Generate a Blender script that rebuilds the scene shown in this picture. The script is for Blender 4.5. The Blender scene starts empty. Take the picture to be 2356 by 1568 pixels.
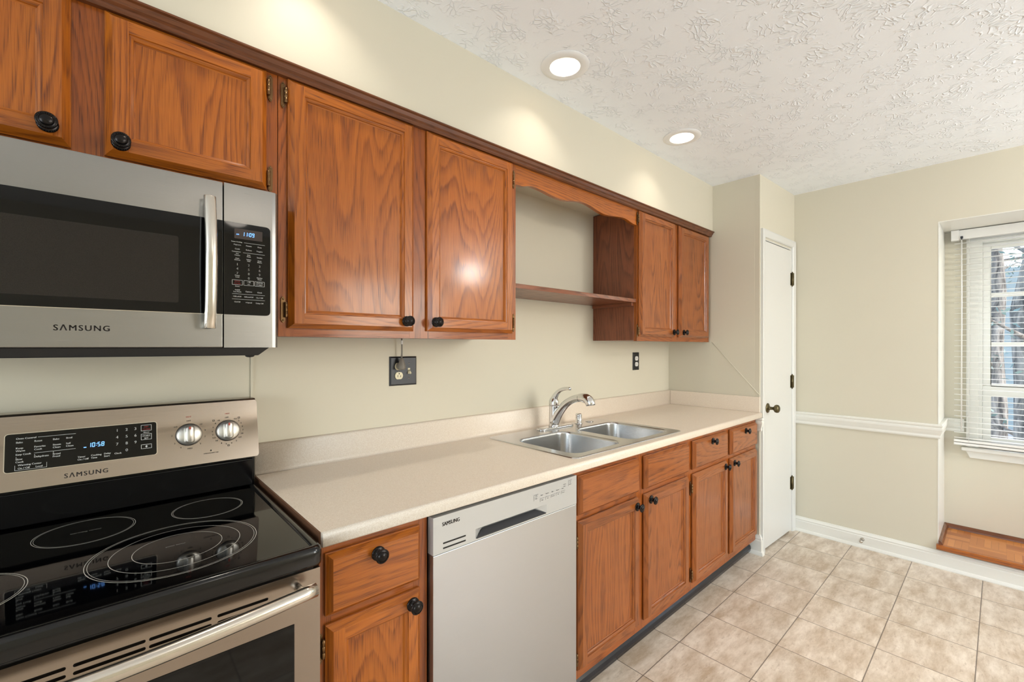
import bpy, bmesh, math, random
from mathutils import Vector, Matrix
from mathutils.geometry import tessellate_polygon
random.seed(7)
SC = bpy.context.scene
COL = SC.collection
PI = math.pi

# ------------------------------------------------------------------ camera
W_PX, H_PX = 2356, 1568
F_PX, CX, CY = 1024.857, 1182.098, 797.576
YAW, PITCH, ROLL = 0.7404247, -0.0011851, 0.0007638
CAM = Vector((0.0, -1.684453, 1.341784))
_R = Vector((math.cos(YAW), -math.sin(YAW), 0)); _F = Vector((math.sin(YAW), math.cos(YAW), 0)); _U = Vector((0, 0, 1))
_F2 = _F * math.cos(PITCH) + _U * math.sin(PITCH); _U2 = -_F * math.sin(PITCH) + _U * math.cos(PITCH)
_R3 = _R * math.cos(ROLL) + _U2 * math.sin(ROLL); _U3 = -_R * math.sin(ROLL) + _U2 * math.cos(ROLL)
cd = bpy.data.cameras.new('camera'); cam = bpy.data.objects.new('camera', cd); COL.objects.link(cam)
cd.sensor_fit = 'HORIZONTAL'; cd.sensor_width = 36.0; cd.lens = 36.0 * F_PX / W_PX
cd.shift_x = -(CX - W_PX / 2) / W_PX; cd.shift_y = (CY - H_PX / 2) / W_PX
cd.clip_start = 0.02; cd.clip_end = 200
m = Matrix((_R3, _U3, -_F2)).transposed().to_4x4(); m.translation = CAM
cam.matrix_world = m
SC.camera = cam

# ------------------------------------------------------------------ view, world, daylight
SC.view_settings.view_transform = 'Standard'; SC.view_settings.look = 'None'
SC.view_settings.gamma = 1.0; SC.view_settings.use_curve_mapping = False
SC.view_settings.exposure = -0.40
wd = bpy.data.worlds.new('daylight'); SC.world = wd; wd.use_nodes = True
wn = wd.node_tree.nodes; wl = wd.node_tree.links
sky = wn.new('ShaderNodeTexSky'); sky.sky_type = 'NISHITA'; sky.sun_disc = False
sky.sun_elevation = math.radians(38); sky.sun_rotation = math.radians(160); sky.air_density = 1.2; sky.dust_density = 2.0
wl.new(sky.outputs[0], wn['Background'].inputs[0]); wn['Background'].inputs[1].default_value = 0.85

def area_light(name, loc, direction, sx, sy, power, color=(1, 1, 1), shape='RECTANGLE', spread=180):
    l = bpy.data.lights.new(name, 'AREA'); l.shape = shape; l.size = sx; l.size_y = sy
    l.energy = power; l.color = color; l.spread = math.radians(spread)
    o = bpy.data.objects.new(name, l); COL.objects.link(o); o.location = loc
    o.rotation_euler = Vector(direction).to_track_quat('-Z', 'Y').to_euler()
    return o
# fill light set in two added, unseen windows, and daylight by the alcove window
area_light('fill_added_front_window', (2.75, -4.27, 1.45), (0, 1, 0.25), 1.5, 1.4, 54, (0.76, 0.88, 1.0))
area_light('fill_added_left_window', (-3.27, -1.9, 1.3), (1, 0.0, 0.3), 2.1, 1.9, 104, (0.80, 0.90, 1.0))
area_light('skylight_over_alcove', (5.1, -2.05, 3.0), (-1, 0, -1.15), 1.6, 1.2, 150, (0.86, 0.93, 1.0))

# ------------------------------------------------------------------ materials
def lin(r, g, b):
    f = lambda c: (c / 255 / 12.92) if c / 255 <= 0.04045 else ((c / 255 + 0.055) / 1.055) ** 2.4
    return (f(r), f(g), f(b), 1)
class NT:
    def __init__(s, name):
        s.m = bpy.data.materials.new(name); s.m.use_nodes = True
        s.n = s.m.node_tree.nodes; s.l = s.m.node_tree.links; s.b = s.n['Principled BSDF']
    def new(s, t, **kw):
        n = s.n.new(t)
        for k, v in kw.items(): setattr(n, k, v)
        return n
    def link(s, a, b): s.l.new(a, b)
    def math(s, op, a, b=None, c=None):
        n = s.n.new('ShaderNodeMath'); n.operation = op
        for i, v in enumerate((a, b, c)):
            if v is None: continue
            if isinstance(v, (int, float)): n.inputs[i].default_value = v
            else: s.l.new(v, n.inputs[i])
        return n.outputs[0]
    def mix(s, f, a, b, blend='MIX'):
        n = s.n.new('ShaderNodeMix'); n.data_type = 'RGBA'; n.blend_type = blend
        for i, v in ((0, f), (6, a), (7, b)):
            if isinstance(v, (int, float)): n.inputs[i].default_value = v
            elif isinstance(v, tuple): n.inputs[i].default_value = v
            else: s.l.new(v, n.inputs[i])
        return n.outputs[2]
    def mapping(s, src, scale, loc=(0, 0, 0), rot=(0, 0, 0)):
        n = s.n.new('ShaderNodeMapping'); n.inputs['Scale'].default_value = scale
        n.inputs['Location'].default_value = loc; n.inputs['Rotation'].default_value = rot
        s.l.new(src, n.inputs[0]); return n.outputs[0]
    def noise(s, vec, scale=1, detail=2, rough=0.5, dist=0):
        n = s.n.new('ShaderNodeTexNoise'); n.inputs['Scale'].default_value = scale
        n.inputs['Detail'].default_value = detail; n.inputs['Roughness'].default_value = rough
        n.inputs['Distortion'].default_value = dist; s.l.new(vec, n.inputs['Vector']); return n.outputs['Fac']
    def ramp(s, fac, stops):
        n = s.n.new('ShaderNodeValToRGB'); e = n.color_ramp.elements
        while len(e) < len(stops): e.new(0.5)
        for i, (p, c) in enumerate(stops):
            e[i].position = p; e[i].color = c if isinstance(c, tuple) else (c, c, c, 1)
        s.l.new(fac, n.inputs[0]); return n.outputs[0]
    def bump(s, h, strength=0.3, dist=0.001):
        n = s.n.new('ShaderNodeBump'); n.inputs['Strength'].default_value = strength; n.inputs['Distance'].default_value = dist
        s.l.new(h, n.inputs['Height']); s.l.new(n.outputs[0], s.b.inputs['Normal'])
    def pos(s): return s.n.new('ShaderNodeNewGeometry').outputs['Position']
    def uv(s): return s.n.new('ShaderNodeTexCoord').outputs['UV']
    def set(s, **kw):
        for k, v in kw.items():
            i = s.b.inputs[k.replace('_', ' ')]
            if hasattr(v, 'is_linked') or not isinstance(v, (int, float, tuple)): s.l.new(v, i)
            else: i.default_value = v
        return s

def plain(name, rgb, rough=0.5, metal=0.0, **kw):
    t = NT(name); t.set(Base_Color=lin(*rgb), Roughness=rough, Metallic=metal, **kw); return t.m
def emit(name, rgb, strength):
    t = NT(name); t.set(Base_Color=(0, 0, 0, 1), Emission_Color=lin(*rgb), Emission_Strength=strength); return t.m

def paint(name, rgb, rough=0.6, b=0.15):
    t = NT(name); p = t.pos()
    n = t.noise(p, 1.3, 2); c = lin(*rgb)
    t.set(Base_Color=t.mix(n, tuple(x * 0.985 for x in c[:3]) + (1,), tuple(min(1, x * 1.015) for x in c[:3]) + (1,)), Roughness=rough)
    t.bump(t.noise(p, 260, 3, 0.6), b, 0.0006); return t.m

def oak(name, light, mid, dark, sat_rough=0.30):
    t = NT(name); uv = t.uv()
    warp = t.noise(t.mapping(uv, (16.0, 1.6, 1)), 1, 2, 0.5)
    n1 = t.noise(t.mapping(uv, (5.2, 0.62, 1)), 1, 1.0, 0.4, 0.0)
    f = t.math('ADD', t.math('MULTIPLY', n1, 30.0), t.math('MULTIPLY', warp, 1.5))
    wig = t.noise(t.mapping(uv, (420, 5, 1)), 1, 2, 0.6)
    f = t.math('ADD', f, t.math('MULTIPLY', wig, 0.5))
    saw = t.math('FRACT', f)
    ring = t.ramp(saw, [(0.0, 1.0), (0.16, 0.6), (0.42, 0.10), (0.84, 0.0), (0.97, 0.95), (1.0, 1.0)])
    patch = t.noise(t.mapping(uv, (11, 1.6, 1), (3, 8, 0)), 1, 2)
    ringa = t.math('MULTIPLY', ring, t.ramp(patch, [(0.30, 0.22), (0.68, 0.85)]))
    streak = t.noise(t.mapping(uv, (110, 2.2, 1)), 1, 3, 0.6)
    pores = t.noise(t.mapping(uv, (820, 11, 1)), 1, 1.5, 0.5)
    pore = t.ramp(pores, [(0.52, 0.0), (0.62, 1.0)])
    pore = t.math('MULTIPLY', pore, t.math('ADD', t.math('MULTIPLY', ring, 0.55), 0.38))
    base = t.mix(streak, lin(*mid), lin(*light))
    base = t.mix(t.math('MULTIPLY', ringa, 0.80), base, lin(*dark))
    base = t.mix(t.math('MULTIPLY', pore, 0.80), base, tuple(0.55 * x for x in lin(*dark)[:3]) + (1,))
    oi = t.n.new('ShaderNodeObjectInfo')
    tone = t.math('ADD', t.math('MULTIPLY', oi.outputs['Random'], 0.14), 0.90)
    hs = t.n.new('ShaderNodeHueSaturation'); t.link(tone, hs.inputs['Value']); t.link(base, hs.inputs['Color'])
    t.set(Base_Color=hs.outputs[0], Roughness=t.math('ADD', t.math('MULTIPLY', pore, 0.25), sat_rough), Coat_Weight=0.42, Coat_Roughness=0.14, IOR=1.36)
    t.bump(t.math('SUBTRACT', 1.0, t.math('ADD', pore, t.math('MULTIPLY', ring, 0.3))), 0.22, 0.0006)
    return t.m

def steel(name, rgb, rough=0.27, axis=0, aniso=0.6, var=0.05):
    t = NT(name); p = t.pos()
    sc = [700, 700, 700]; sc[axis] = 9
    n = t.noise(t.mapping(p, tuple(sc)), 1, 3, 0.6)
    c = lin(*rgb)[:3]
    t.set(Base_Color=t.mix(n, tuple(x * (1 - var) for x in c) + (1,), tuple(min(1, x * (1 + var)) for x in c) + (1,)), Metallic=1.0,
          Roughness=t.math('ADD', t.math('MULTIPLY', n, 0.10), rough - 0.05), Anisotropic=aniso, Anisotropic_Rotation=0.0)
    tg = t.n.new('ShaderNodeTangent'); tg.direction_type = 'RADIAL'; tg.axis = 'XYZ'[2]
    t.link(tg.outputs[0], t.b.inputs['Tangent'])
    t.bump(n, 0.06, 0.0004); return t.m

M = {}
M['wall'] = paint('cream wall paint', (214, 207, 187), 0.5)
M['ceiling_paint'] = None
M['white'] = plain('white trim paint', (233, 231, 222), 0.32)
M['door_white'] = plain('white door paint', (219, 218, 212), 0.35)
M['oak'] = oak('golden oak', (184, 106, 28), (162, 84, 18), (104, 44, 10))
M['oak_red'] = oak('reddish oak', (166, 96, 40), (144, 76, 30), (94, 45, 18))
M['oak_dark'] = oak('dark oak', (142, 82, 50), (124, 68, 42), (80, 42, 28), 0.4)
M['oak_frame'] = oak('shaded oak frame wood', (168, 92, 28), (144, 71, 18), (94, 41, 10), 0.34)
M['molding'] = oak('brown molding', (124, 72, 38), (104, 58, 30), (74, 40, 22), 0.35)
M['steel'] = steel('brushed stainless', (150, 148, 145), 0.25, 0, 0.75)
M['steel_warm'] = steel('warm brushed stainless', (164, 152, 141), 0.24, 0, 0.75)
M['steel_bright'] = steel('pale brushed stainless', (194, 198, 202), 0.32, 0, 0.5, 0.02)
M['steel_v'] = steel('brushed handle steel', (222, 216, 206), 0.20, 2, 0.3)
M['steel_sink'] = steel('sink steel', (200, 200, 200), 0.24, 0, 0.3)
M['chrome'] = plain('chrome', (225, 225, 225), 0.06, 1.0)
M['nickel'] = plain('satin nickel', (196, 190, 182), 0.22, 1.0)
M['black_glass'] = plain('black glass', (4, 4, 5), 0.04, 0.0, IOR=1.42)
M['black_enamel'] = plain('black enamel', (10, 10, 11), 0.13)
M['black_plastic'] = plain('black plastic', (22, 22, 24), 0.42)
M['bronze'] = plain('dark bronze', (44, 41, 40), 0.26, 0.9)
M['hinge'] = plain('antique bronze hinge', (116, 88, 58), 0.34, 0.9)
M['brass'] = plain('aged brass', (104, 94, 68), 0.33, 0.95)
M['vinyl'] = plain('black vinyl', (17, 20, 29), 0.25)
M['ivory'] = plain('ivory plastic', (228, 218, 184), 0.35)
M['knob_satin'] = plain('satin silver knob', (226, 222, 214), 0.33, 0.9)
M['white_plastic'] = plain('white plastic', (232, 230, 224), 0.35)
M['plate'] = plain('charcoal plate', (52, 53, 56), 0.38, 0.35)
M['grey_plastic'] = plain('grey rubber plug', (132, 126, 116), 0.45)
M['dw_grey'] = plain('silver grey plastic', (192, 193, 192), 0.34, 0.35)
M['dark'] = plain('dark gap', (18, 16, 14), 0.7)
M['ink_white'] = plain('white print', (214, 214, 210), 0.5)
M['ink_dark'] = plain('dark print', (44, 38, 34), 0.5)
M['ink_grey'] = plain('grey print', (84, 84, 88), 0.5)
M['ink_red'] = plain('red print', (150, 34, 34), 0.5)
M['ring'] = plain('cooktop ring print', (214, 210, 200), 0.4)
M['red_mark'] = plain('red mark', (182, 76, 60), 0.5)
M['led'] = emit('blue clock light', (110, 170, 255), 3.2)
M['lamp_glow'] = emit('lamp glow', (255, 244, 230), 5.0)
M['globe_glow'] = emit('frosted globe glow', (255, 250, 244), 100.0)
M['globe_dim'] = emit('dimmed globe glow', (255, 244, 230), 13.0)
M['display'] = plain('display window', (44, 30, 26), 0.25)
M['black_side'] = plain('black side panel', (14, 14, 15), 0.3)
M['particle'] = plain('brown board edge', (104, 68, 44), 0.6)
M['trim_ring'] = plain('lamp trim ring', (236, 235, 232), 0.4)
M['can'] = plain('lamp baffle', (196, 186, 172), 0.45)

def mk_ceiling():
    t = NT('stippled ceiling paint'); p = t.pos()
    w = t.n.new('ShaderNodeTexNoise'); w.inputs['Scale'].default_value = 9; w.inputs['Detail'].default_value = 2
    t.link(p, w.inputs['Vector'])
    add = t.n.new('ShaderNodeVectorMath'); add.operation = 'MULTIPLY_ADD'
    t.link(w.outputs['Color'], add.inputs[0]); add.inputs[1].default_value = (0.16, 0.16, 0); t.link(p, add.inputs[2])
    v = t.n.new('ShaderNodeTexVoronoi'); v.feature = 'DISTANCE_TO_EDGE'; v.inputs['Scale'].default_value = 42
    t.link(add.outputs[0], v.inputs['Vector'])
    ridge = t.ramp(v.outputs['Distance'], [(0.0, 1.0), (0.05, 0.55), (0.13, 0.0)])
    mask = t.ramp(t.noise(p, 14, 3, 0.6), [(0.47, 0.0), (0.58, 1.0)])
    h = t.math('MULTIPLY', ridge, mask)
    h = t.math('ADD', h, t.math('MULTIPLY', t.noise(p, 120, 2), 0.12))
    t.set(Base_Color=lin(248, 251, 254), Roughness=0.75); t.bump(h, 0.62, 0.0050); return t.m
M['ceiling'] = mk_ceiling()

def mk_counter(name, a, b):
    t = NT(name); p = t.pos()
    n = t.noise(p, 420, 2, 0.7); n2 = t.noise(t.mapping(p, (1, 1, 1), (5, 2, 1)), 800, 1, 0.5)
    c = t.mix(t.ramp(n, [(0.36, 0.0), (0.62, 1.0)]), lin(*a), lin(*b))
    c = t.mix(t.math('MULTIPLY', t.ramp(n2, [(0.66, 0.0), (0.74, 1.0)]), 0.5), c, lin(120, 108, 94))
    t.set(Base_Color=c, Roughness=0.36); return t.m
M['counter'] = mk_counter('speckled laminate', (228, 211, 190), (243, 230, 213))

def mk_floor():
    t = NT('stone look vinyl tile'); p = t.pos()
    sx = t.n.new('ShaderNodeSeparateXYZ'); t.link(p, sx.inputs[0])
    S = 0.305
    tx = t.math('DIVIDE', t.math('SUBTRACT', sx.outputs[0], 1.921), S)
    ty = t.math('DIVIDE', t.math('ADD', sx.outputs[1], 0.700), S)
    fx = t.math('ABSOLUTE', t.math('SUBTRACT', t.math('FRACT', t.math('ADD', tx, 0.5)), 0.5))
    fy = t.math('ABSOLUTE', t.math('SUBTRACT', t.math('FRACT', t.math('ADD', ty, 0.5)), 0.5))
    g = t.math('MINIMUM', fx, fy)
    line = t.ramp(g, [(0.0, 1.0), (0.0048, 1.0), (0.0080, 0.0)])
    cid = t.n.new('ShaderNodeCombineXYZ'); t.link(t.math('FLOOR', tx), cid.inputs[0]); t.link(t.math('FLOOR', ty), cid.inputs[1])
    wn_ = t.n.new('ShaderNodeTexWhiteNoise'); wn_.noise_dimensions = '3D'; t.link(cid.outputs[0], wn_.inputs['Vector'])
    off = t.n.new('ShaderNodeVectorMath'); off.operation = 'MULTIPLY_ADD'
    t.link(wn_.outputs['Color'], off.inputs[0]); off.inputs[1].default_value = (7, 7, 7); t.link(p, off.inputs[2])
    n1 = t.noise(t.mapping(off.outputs[0], (6, 16, 5)), 1, 6, 0.68, 0.15)
    n2 = t.noise(t.mapping(off.outputs[0], (30, 90, 20)), 1, 4, 0.72, 0.1)
    c = t.mix(t.ramp(n1, [(0.34, 0.0), (0.66, 1.0)]), lin(182, 162, 138), lin(228, 216, 200))
    c = t.mix(t.math('MULTIPLY', t.ramp(n2, [(0.56, 0.0), (0.72, 1.0)]), 0.45), c, lin(146, 124, 100))
    c = t.mix(t.math('MULTIPLY', t.ramp(n2, [(0.28, 1.0), (0.40, 0.0)]), 0.35), c, lin(232, 220, 200))
    hs = t.n.new('ShaderNodeHueSaturation'); t.link(c, hs.inputs['Color'])
    t.link(t.math('ADD', t.math('MULTIPLY', wn_.outputs['Value'], 0.10), 0.95), hs.inputs['Value'])
    c = t.mix(t.math('MULTIPLY', line, 0.8), hs.outputs[0], lin(70, 56, 46))
    t.set(Base_Color=c, Roughness=0.38); t.bump(t.math('SUBTRACT', n2, line), 0.15, 0.001); return t.m
M['floor'] = mk_floor()

def mk_parquet():
    t = NT('finger block parquet'); p = t.pos()
    sx = t.n.new('ShaderNodeSeparateXYZ'); t.link(p, sx.inputs[0])
    S = 0.152
    bx = t.math('DIVIDE', t.math('SUBTRACT', sx.outputs[0], 3.74), S); by = t.math('DIVIDE', t.math('ADD', sx.outputs[1], 1.555), S)
    par = t.math('MODULO', t.math('ABSOLUTE', t.math('ADD', t.math('FLOOR', bx), t.math('FLOOR', by))), 2.0)
    s = t.math('ADD', t.math('MULTIPLY', bx, par), t.math('MULTIPLY', by, t.math('SUBTRACT', 1.0, par)))
    strip = t.math('MULTIPLY', s, 5.0)
    cid = t.n.new('ShaderNodeCombineXYZ'); t.link(t.math('FLOOR', bx), cid.inputs[0]); t.link(t.math('FLOOR', by), cid.inputs[1]); t.link(t.math('FLOOR', strip), cid.inputs[2])
    w = t.n.new('ShaderNodeTexWhiteNoise'); w.noise_dimensions = '3D'; t.link(cid.outputs[0], w.inputs['Vector'])
    n = t.noise(t.mapping(p, (40, 40, 40)), 1, 3)
    c = t.mix(w.outputs['Value'], lin(158, 92, 42), lin(206, 138, 74))
    c = t.mix(t.math('MULTIPLY', n, 0.4), c, lin(176, 100, 48))
    e1 = t.math('ABSOLUTE', t.math('SUBTRACT', t.math('FRACT', t.math('ADD', strip, 0.5)), 0.5))
    c = t.mix(t.ramp(e1, [(0.0, 0.55), (0.05, 0.0)]), c, lin(96, 50, 22))
    t.set(Base_Color=c, Roughness=0.3); return t.m
M['parquet'] = mk_parquet()

def mk_mwglass():
    t = NT('perforated oven window'); p = t.pos()
    n = t.n.new('ShaderNodeTexVoronoi'); n.inputs['Scale'].default_value = 1100; t.link(p, n.inputs['Vector'])
    c = t.mix(t.ramp(n.outputs['Distance'], [(0.25, 0.0), (0.45, 1.0)]), lin(26, 23, 21), lin(40, 36, 33))
    t.set(Base_Color=c, Roughness=0.12, IOR=1.38); return t.m
M['mw_window'] = mk_mwglass()
def mk_glass():
    t = NT('window glass'); 
    t.set(Base_Color=(0.95, 0.98, 1, 1), Roughness=0.0, Transmission_Weight=1.0, IOR=1.01); return t.m
M['glass'] = mk_glass()
def mk_slat():
    t = NT('white blind slat')
    t.set(Base_Color=lin(240, 238, 232), Roughness=0.4)
    return t.m
M['slat'] = mk_slat()
def mk_bark():
    t = NT('bark'); p = t.pos()
    n = t.noise(t.mapping(p, (9, 9, 2)), 1, 4, 0.65, 1)
    t.set(Base_Color=t.mix(t.ramp(n, [(0.35, 0.0), (0.65, 1.0)]), lin(70, 68, 66), lin(168, 160, 150)), Roughness=0.9)
    t.bump(n, 0.8, 0.03); return t.m
M['bark'] = mk_bark()
M['needles'] = plain('pale pine foliage', (128, 148, 140), 0.7)
def mk_ground():
    t = NT('leaf litter ground'); p = t.pos()
    n = t.noise(p, 6, 5, 0.7)
    t.set(Base_Color=t.mix(t.ramp(n, [(0.4, 0.0), (0.6, 1.0)]), lin(170, 166, 160), lin(222, 216, 208)), Roughness=0.9); return t.m
M['ground'] = mk_ground()
def mk_siding():
    t = NT('blue grey siding'); p = t.pos()
    sx = t.n.new('ShaderNodeSeparateXYZ'); t.link(p, sx.inputs[0])
    f = t.math('FRACT', t.math('MULTIPLY', sx.outputs[2], 6.0))
    t.set(Base_Color=t.mix(t.ramp(f, [(0.0, 1.0), (0.1, 0.0)]), lin(176, 182, 178), lin(138, 144, 142)), Roughness=0.7); return t.m
M['siding'] = mk_siding()

# ------------------------------------------------------------------ mesh building
class MB:
    def __init__(s, T=None):
        s.v = []; s.f = []; s.m = []; s.g = []; s.o = []; s.s = []; s.T = T
    def add(s, vs, fs, mat=0, g=(0, 0, 1), smooth=False):
        b = len(s.v); off = (random.uniform(0, 40), random.uniform(0, 40))
        s.v += [Vector(p) for p in vs]
        for f in fs:
            s.f.append([b + i for i in f]); s.m.append(mat); s.g.append(g); s.o.append(off); s.s.append(smooth)
        return s
    def box(s, x0, x1, y0, y1, z0, z1, mat=0, g=(0, 0, 1)):
        if x1 < x0: x0, x1 = x1, x0
        if y1 < y0: y0, y1 = y1, y0
        if z1 < z0: z0, z1 = z1, z0
        v = [(x0, y0, z0), (x1, y0, z0), (x1, y1, z0), (x0, y1, z0), (x0, y0, z1), (x1, y0, z1), (x1, y1, z1), (x0, y1, z1)]
        return s.add(v, [(0, 3, 2, 1), (4, 5, 6, 7), (0, 1, 5, 4), (1, 2, 6, 5), (2, 3, 7, 6), (3, 0, 4, 7)], mat, g)
    def loft(s, loops, mat=0, g=(0, 0, 1), smooth=False, closed=True, cap0=False, cap1=False):
        n = len(loops[0]); vs = [p for lp in loops for p in lp]; fs = []
        for k in range(len(loops) - 1):
            for i in range(n if closed else n - 1):
                j = (i + 1) % n
                fs.append((k * n + i, k * n + j, (k + 1) * n + j, (k + 1) * n + i))
        if cap0: fs.append(tuple(reversed(range(n))))
        if cap1: fs.append(tuple(range((len(loops) - 1) * n, len(loops) * n)))
        return s.add(vs, fs, mat, g, smooth)
    def extrude(s, poly, axis, a, b, mat=0, g=None, smooth=False):
        # poly: 2D points in the plane of the two other axes (kept in xyz order)
        def P(p, t):
            q = list(p); q.insert(axis, t); return q
        if g is None: g = tuple(1 if i == axis else 0 for i in range(3))
        s.loft([[P(p, a) for p in poly], [P(p, b) for p in poly]], mat, g, smooth)
        for t in (a, b):
            pts = [Vector(P(p, t)) for p in poly]
            tr = tessellate_polygon([pts]); s.add(pts, [tuple(q) for q in tr], mat, g)
        return s
    def flat(s, loops, mat=0, g=(0, 0, 1)):
        # planar polygon with holes, loops = [outer, hole, ...] of 3D points
        L = [[Vector(p) for p in lp] for lp in loops]
        return s.add([p for lp in L for p in lp], [tuple(q) for q in tessellate_polygon(L)], mat, g)
    def lathe(s, prof, c, axis=(0, 0, 1), n=24, mat=0, smooth=True, g=(0, 0, 1)):
        ax = Vector(axis).normalized(); t = Vector((1, 0, 0)) if abs(ax.x) < 0.9 else Vector((0, 1, 0))
        u = ax.cross(t).normalized(); w = ax.cross(u); c = Vector(c)
        loops = [[c + ax * h + (u * math.cos(2 * PI * i / n) + w * math.sin(2 * PI * i / n)) * max(r, 1e-5) for i in range(n)] for r, h in prof]
        return s.loft(loops, mat, g, smooth)
    def tube(s, pts, rad, n=12, mat=0, smooth=True, cap=True, flat=None):
        P = [Vector(p) for p in pts]; loops = []
        if not isinstance(rad, (list, tuple)): rad = [rad] * len(P)
        up = None
        for i, p in enumerate(P):
            d = (P[min(i + 1, len(P) - 1)] - P[max(i - 1, 0)]).normalized()
            if up is None:
                up = Vector((0, 0, 1)) if abs(d.z) < 0.9 else Vector((1, 0, 0))
            u = d.cross(up).normalized(); w = u.cross(d).normalized(); up = w
            fu, fw = (1, 1) if flat is None else (flat[i] if isinstance(flat[0], (list, tuple)) else flat)
            loops.append([p + (u * math.cos(2 * PI * k / n) * fu + w * math.sin(2 * PI * k / n) * fw) * rad[i] for k in range(n)])
        return s.loft(loops, mat, (0, 0, 1), smooth, True, cap, cap)
    def sphere(s, c, r, n=10, mat=0, sc=(1, 1, 1)):
        c = Vector(c); k = n // 2
        loops = [[c + Vector((math.cos(2 * PI * i / n) * math.sin(PI * j / k) * sc[0], math.sin(2 * PI * i / n) * math.sin(PI * j / k) * sc[1], math.cos(PI * j / k) * sc[2])) * max(r, 1e-6) for i in range(n)] for j in range(0, k + 1)]
        return s.loft(loops, mat, (0, 0, 1), True)
    def build(s, name, mats, parent=None, bevel=0, segs=2, origin=None, **props):
        if not isinstance(mats, (list, tuple)): mats = [mats]
        vs = [(s.T @ v) if s.T else v for v in s.v]
        if parent is not None:
            org = WORLD.get(parent.name, Vector((0, 0, 0)))
        else:
            if origin is None:
                xs = [v.x for v in vs]; ys = [v.y for v in vs]; zs = [v.z for v in vs]
                origin = ((min(xs) + max(xs)) / 2, (min(ys) + max(ys)) / 2, min(zs))
            org = Vector(origin)
        me = bpy.data.meshes.new(name)
        me.from_pydata([v - org for v in vs], [], s.f)
        for mt in mats: me.materials.append(M[mt] if isinstance(mt, str) else mt)
        me.polygons.foreach_set('material_index', s.m); me.polygons.foreach_set('use_smooth', s.s)
        uvl = me.uv_layers.new(name='grain')
        for poly, g, o in zip(me.polygons, s.g, s.o):
            if s.T: gg = (s.T.to_3x3() @ Vector(g)).normalized()
            else: gg = Vector(g)
            n = poly.normal; ac = n.cross(gg)
            if ac.length < 0.05:
                gg = Vector((1, 0, 0)) if abs(n.x) < 0.9 else Vector((0, 1, 0)); ac = n.cross(gg)
            ac.normalize()
            if ac.x + ac.y + ac.z < 0: ac = -ac
            for li in poly.loop_indices:
                p = vs[me.loops[li].vertex_index]
                uvl.data[li].uv = (p.dot(ac) + o[0], p.dot(gg) + o[1])
        bm = bmesh.new(); bm.from_mesh(me); bmesh.ops.remove_doubles(bm, verts=bm.verts, dist=1e-6)
        bmesh.ops.recalc_face_normals(bm, faces=bm.faces); bm.to_mesh(me); bm.free()
        o_ = bpy.data.objects.new(name, me); COL.objects.link(o_)
        if parent is not None: o_.parent = parent
        else: o_.location = org
        WORLD[o_.name] = org
        if bevel:
            b = o_.modifiers.new('bevel', 'BEVEL'); b.width = bevel; b.segments = segs; b.limit_method = 'ANGLE'; b.angle_limit = math.radians(40)
            b.harden_normals = False
        for k, v in props.items(): o_[k] = v
        return o_
WORLD = {}
def thing(name, label, cat, loc, group=None):
    o = bpy.data.objects.new(name, None); COL.objects.link(o); o.location = loc
    o.empty_display_size = 0.05
    o['label'] = label; o['category'] = cat
    if group: o['group'] = group
    WORLD[o.name] = Vector(loc); return o
def struct(mb, name, mats, bevel=0, parent=None, **kw):
    o = mb.build(name, mats, parent, bevel, **kw)
    if parent is None: o['kind'] = 'structure'
    return o

def rrect(x0, x1, y0, y1, r, n=5):
    pts = []
    for cx, cy, a0 in ((x1 - r, y0 + r, -90), (x1 - r, y1 - r, 0), (x0 + r, y1 - r, 90), (x0 + r, y0 + r, 180)):
        for k in range(n + 1):
            a = math.radians(a0 + 90 * k / n); pts.append((cx + r * math.cos(a), cy + r * math.sin(a)))
    return pts

_fonts = {}
def text_into(mb, s, size, u, v, to3, mat=0, align='CENTER', sx=1.0, bold=0.00012, sp=1.0):
    """lay a string into mb; (u,v) plane coords of its anchor (baseline), to3(u,v)->3D"""
    c = bpy.data.curves.new('t', 'FONT'); c.body = s; c.size = size; c.align_x = align; c.resolution_u = 3; c.space_character = sp
    o = bpy.data.objects.new('t', c); COL.objects.link(o)
    me = bpy.data.meshes.new_from_object(o)
    for du in (-bold, bold):      # printed twice, a hair apart, for the weight of the lettering
        mb.add([to3(u + p.co.x * sx + du, v + p.co.y) for p in me.vertices], [tuple(f.vertices) for f in me.polygons], mat)
    bpy.data.objects.remove(o); bpy.data.meshes.remove(me); bpy.data.curves.remove(c)

SEG = {'0': 'abcdef', '1': 'bc', '2': 'abged', '3': 'abgcd', '4': 'fgbc', '5': 'afgcd', '6': 'afgedc', '7': 'abc', '8': 'abcdefg', '9': 'abcdfg'}
def seven(mb, s, h, u, v, to3, mat=0, slant=0.08):
    w = h * 0.5; t = h * 0.13
    for ch in s:
        if ch == ':':
            for q in (0.3, 0.7):
                mb.add([to3(u + a + slant * (q * h), v + q * h + b) for a, b in ((0, -t / 2), (t, -t / 2), (t, t / 2), (0, t / 2))], [(0, 1, 2, 3)], mat)
            u += t * 2.0; continue
        R = {'a': (t * .6, h - t, w - t * .6, h), 'd': (t * .6, 0, w - t * .6, t), 'g': (t * .6, h / 2 - t / 2, w - t * .6, h / 2 + t / 2),
             'f': (0, h / 2 + t * .2, t, h - t * .3), 'b': (w - t, h / 2 + t * .2, w, h - t * .3), 'e': (0, t * .3, t, h / 2 - t * .2), 'c': (w - t, t * .3, w, h / 2 - t * .2)}
        for k in SEG[ch]:
            a0, b0, a1, b1 = R[k]
            mb.add([to3(u + a + slant * b, v + b) for a, b in ((a0, b0), (a1, b0), (a1, b1), (a0, b1))], [(0, 1, 2, 3)], mat)
        u += w + t * 1.2
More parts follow.
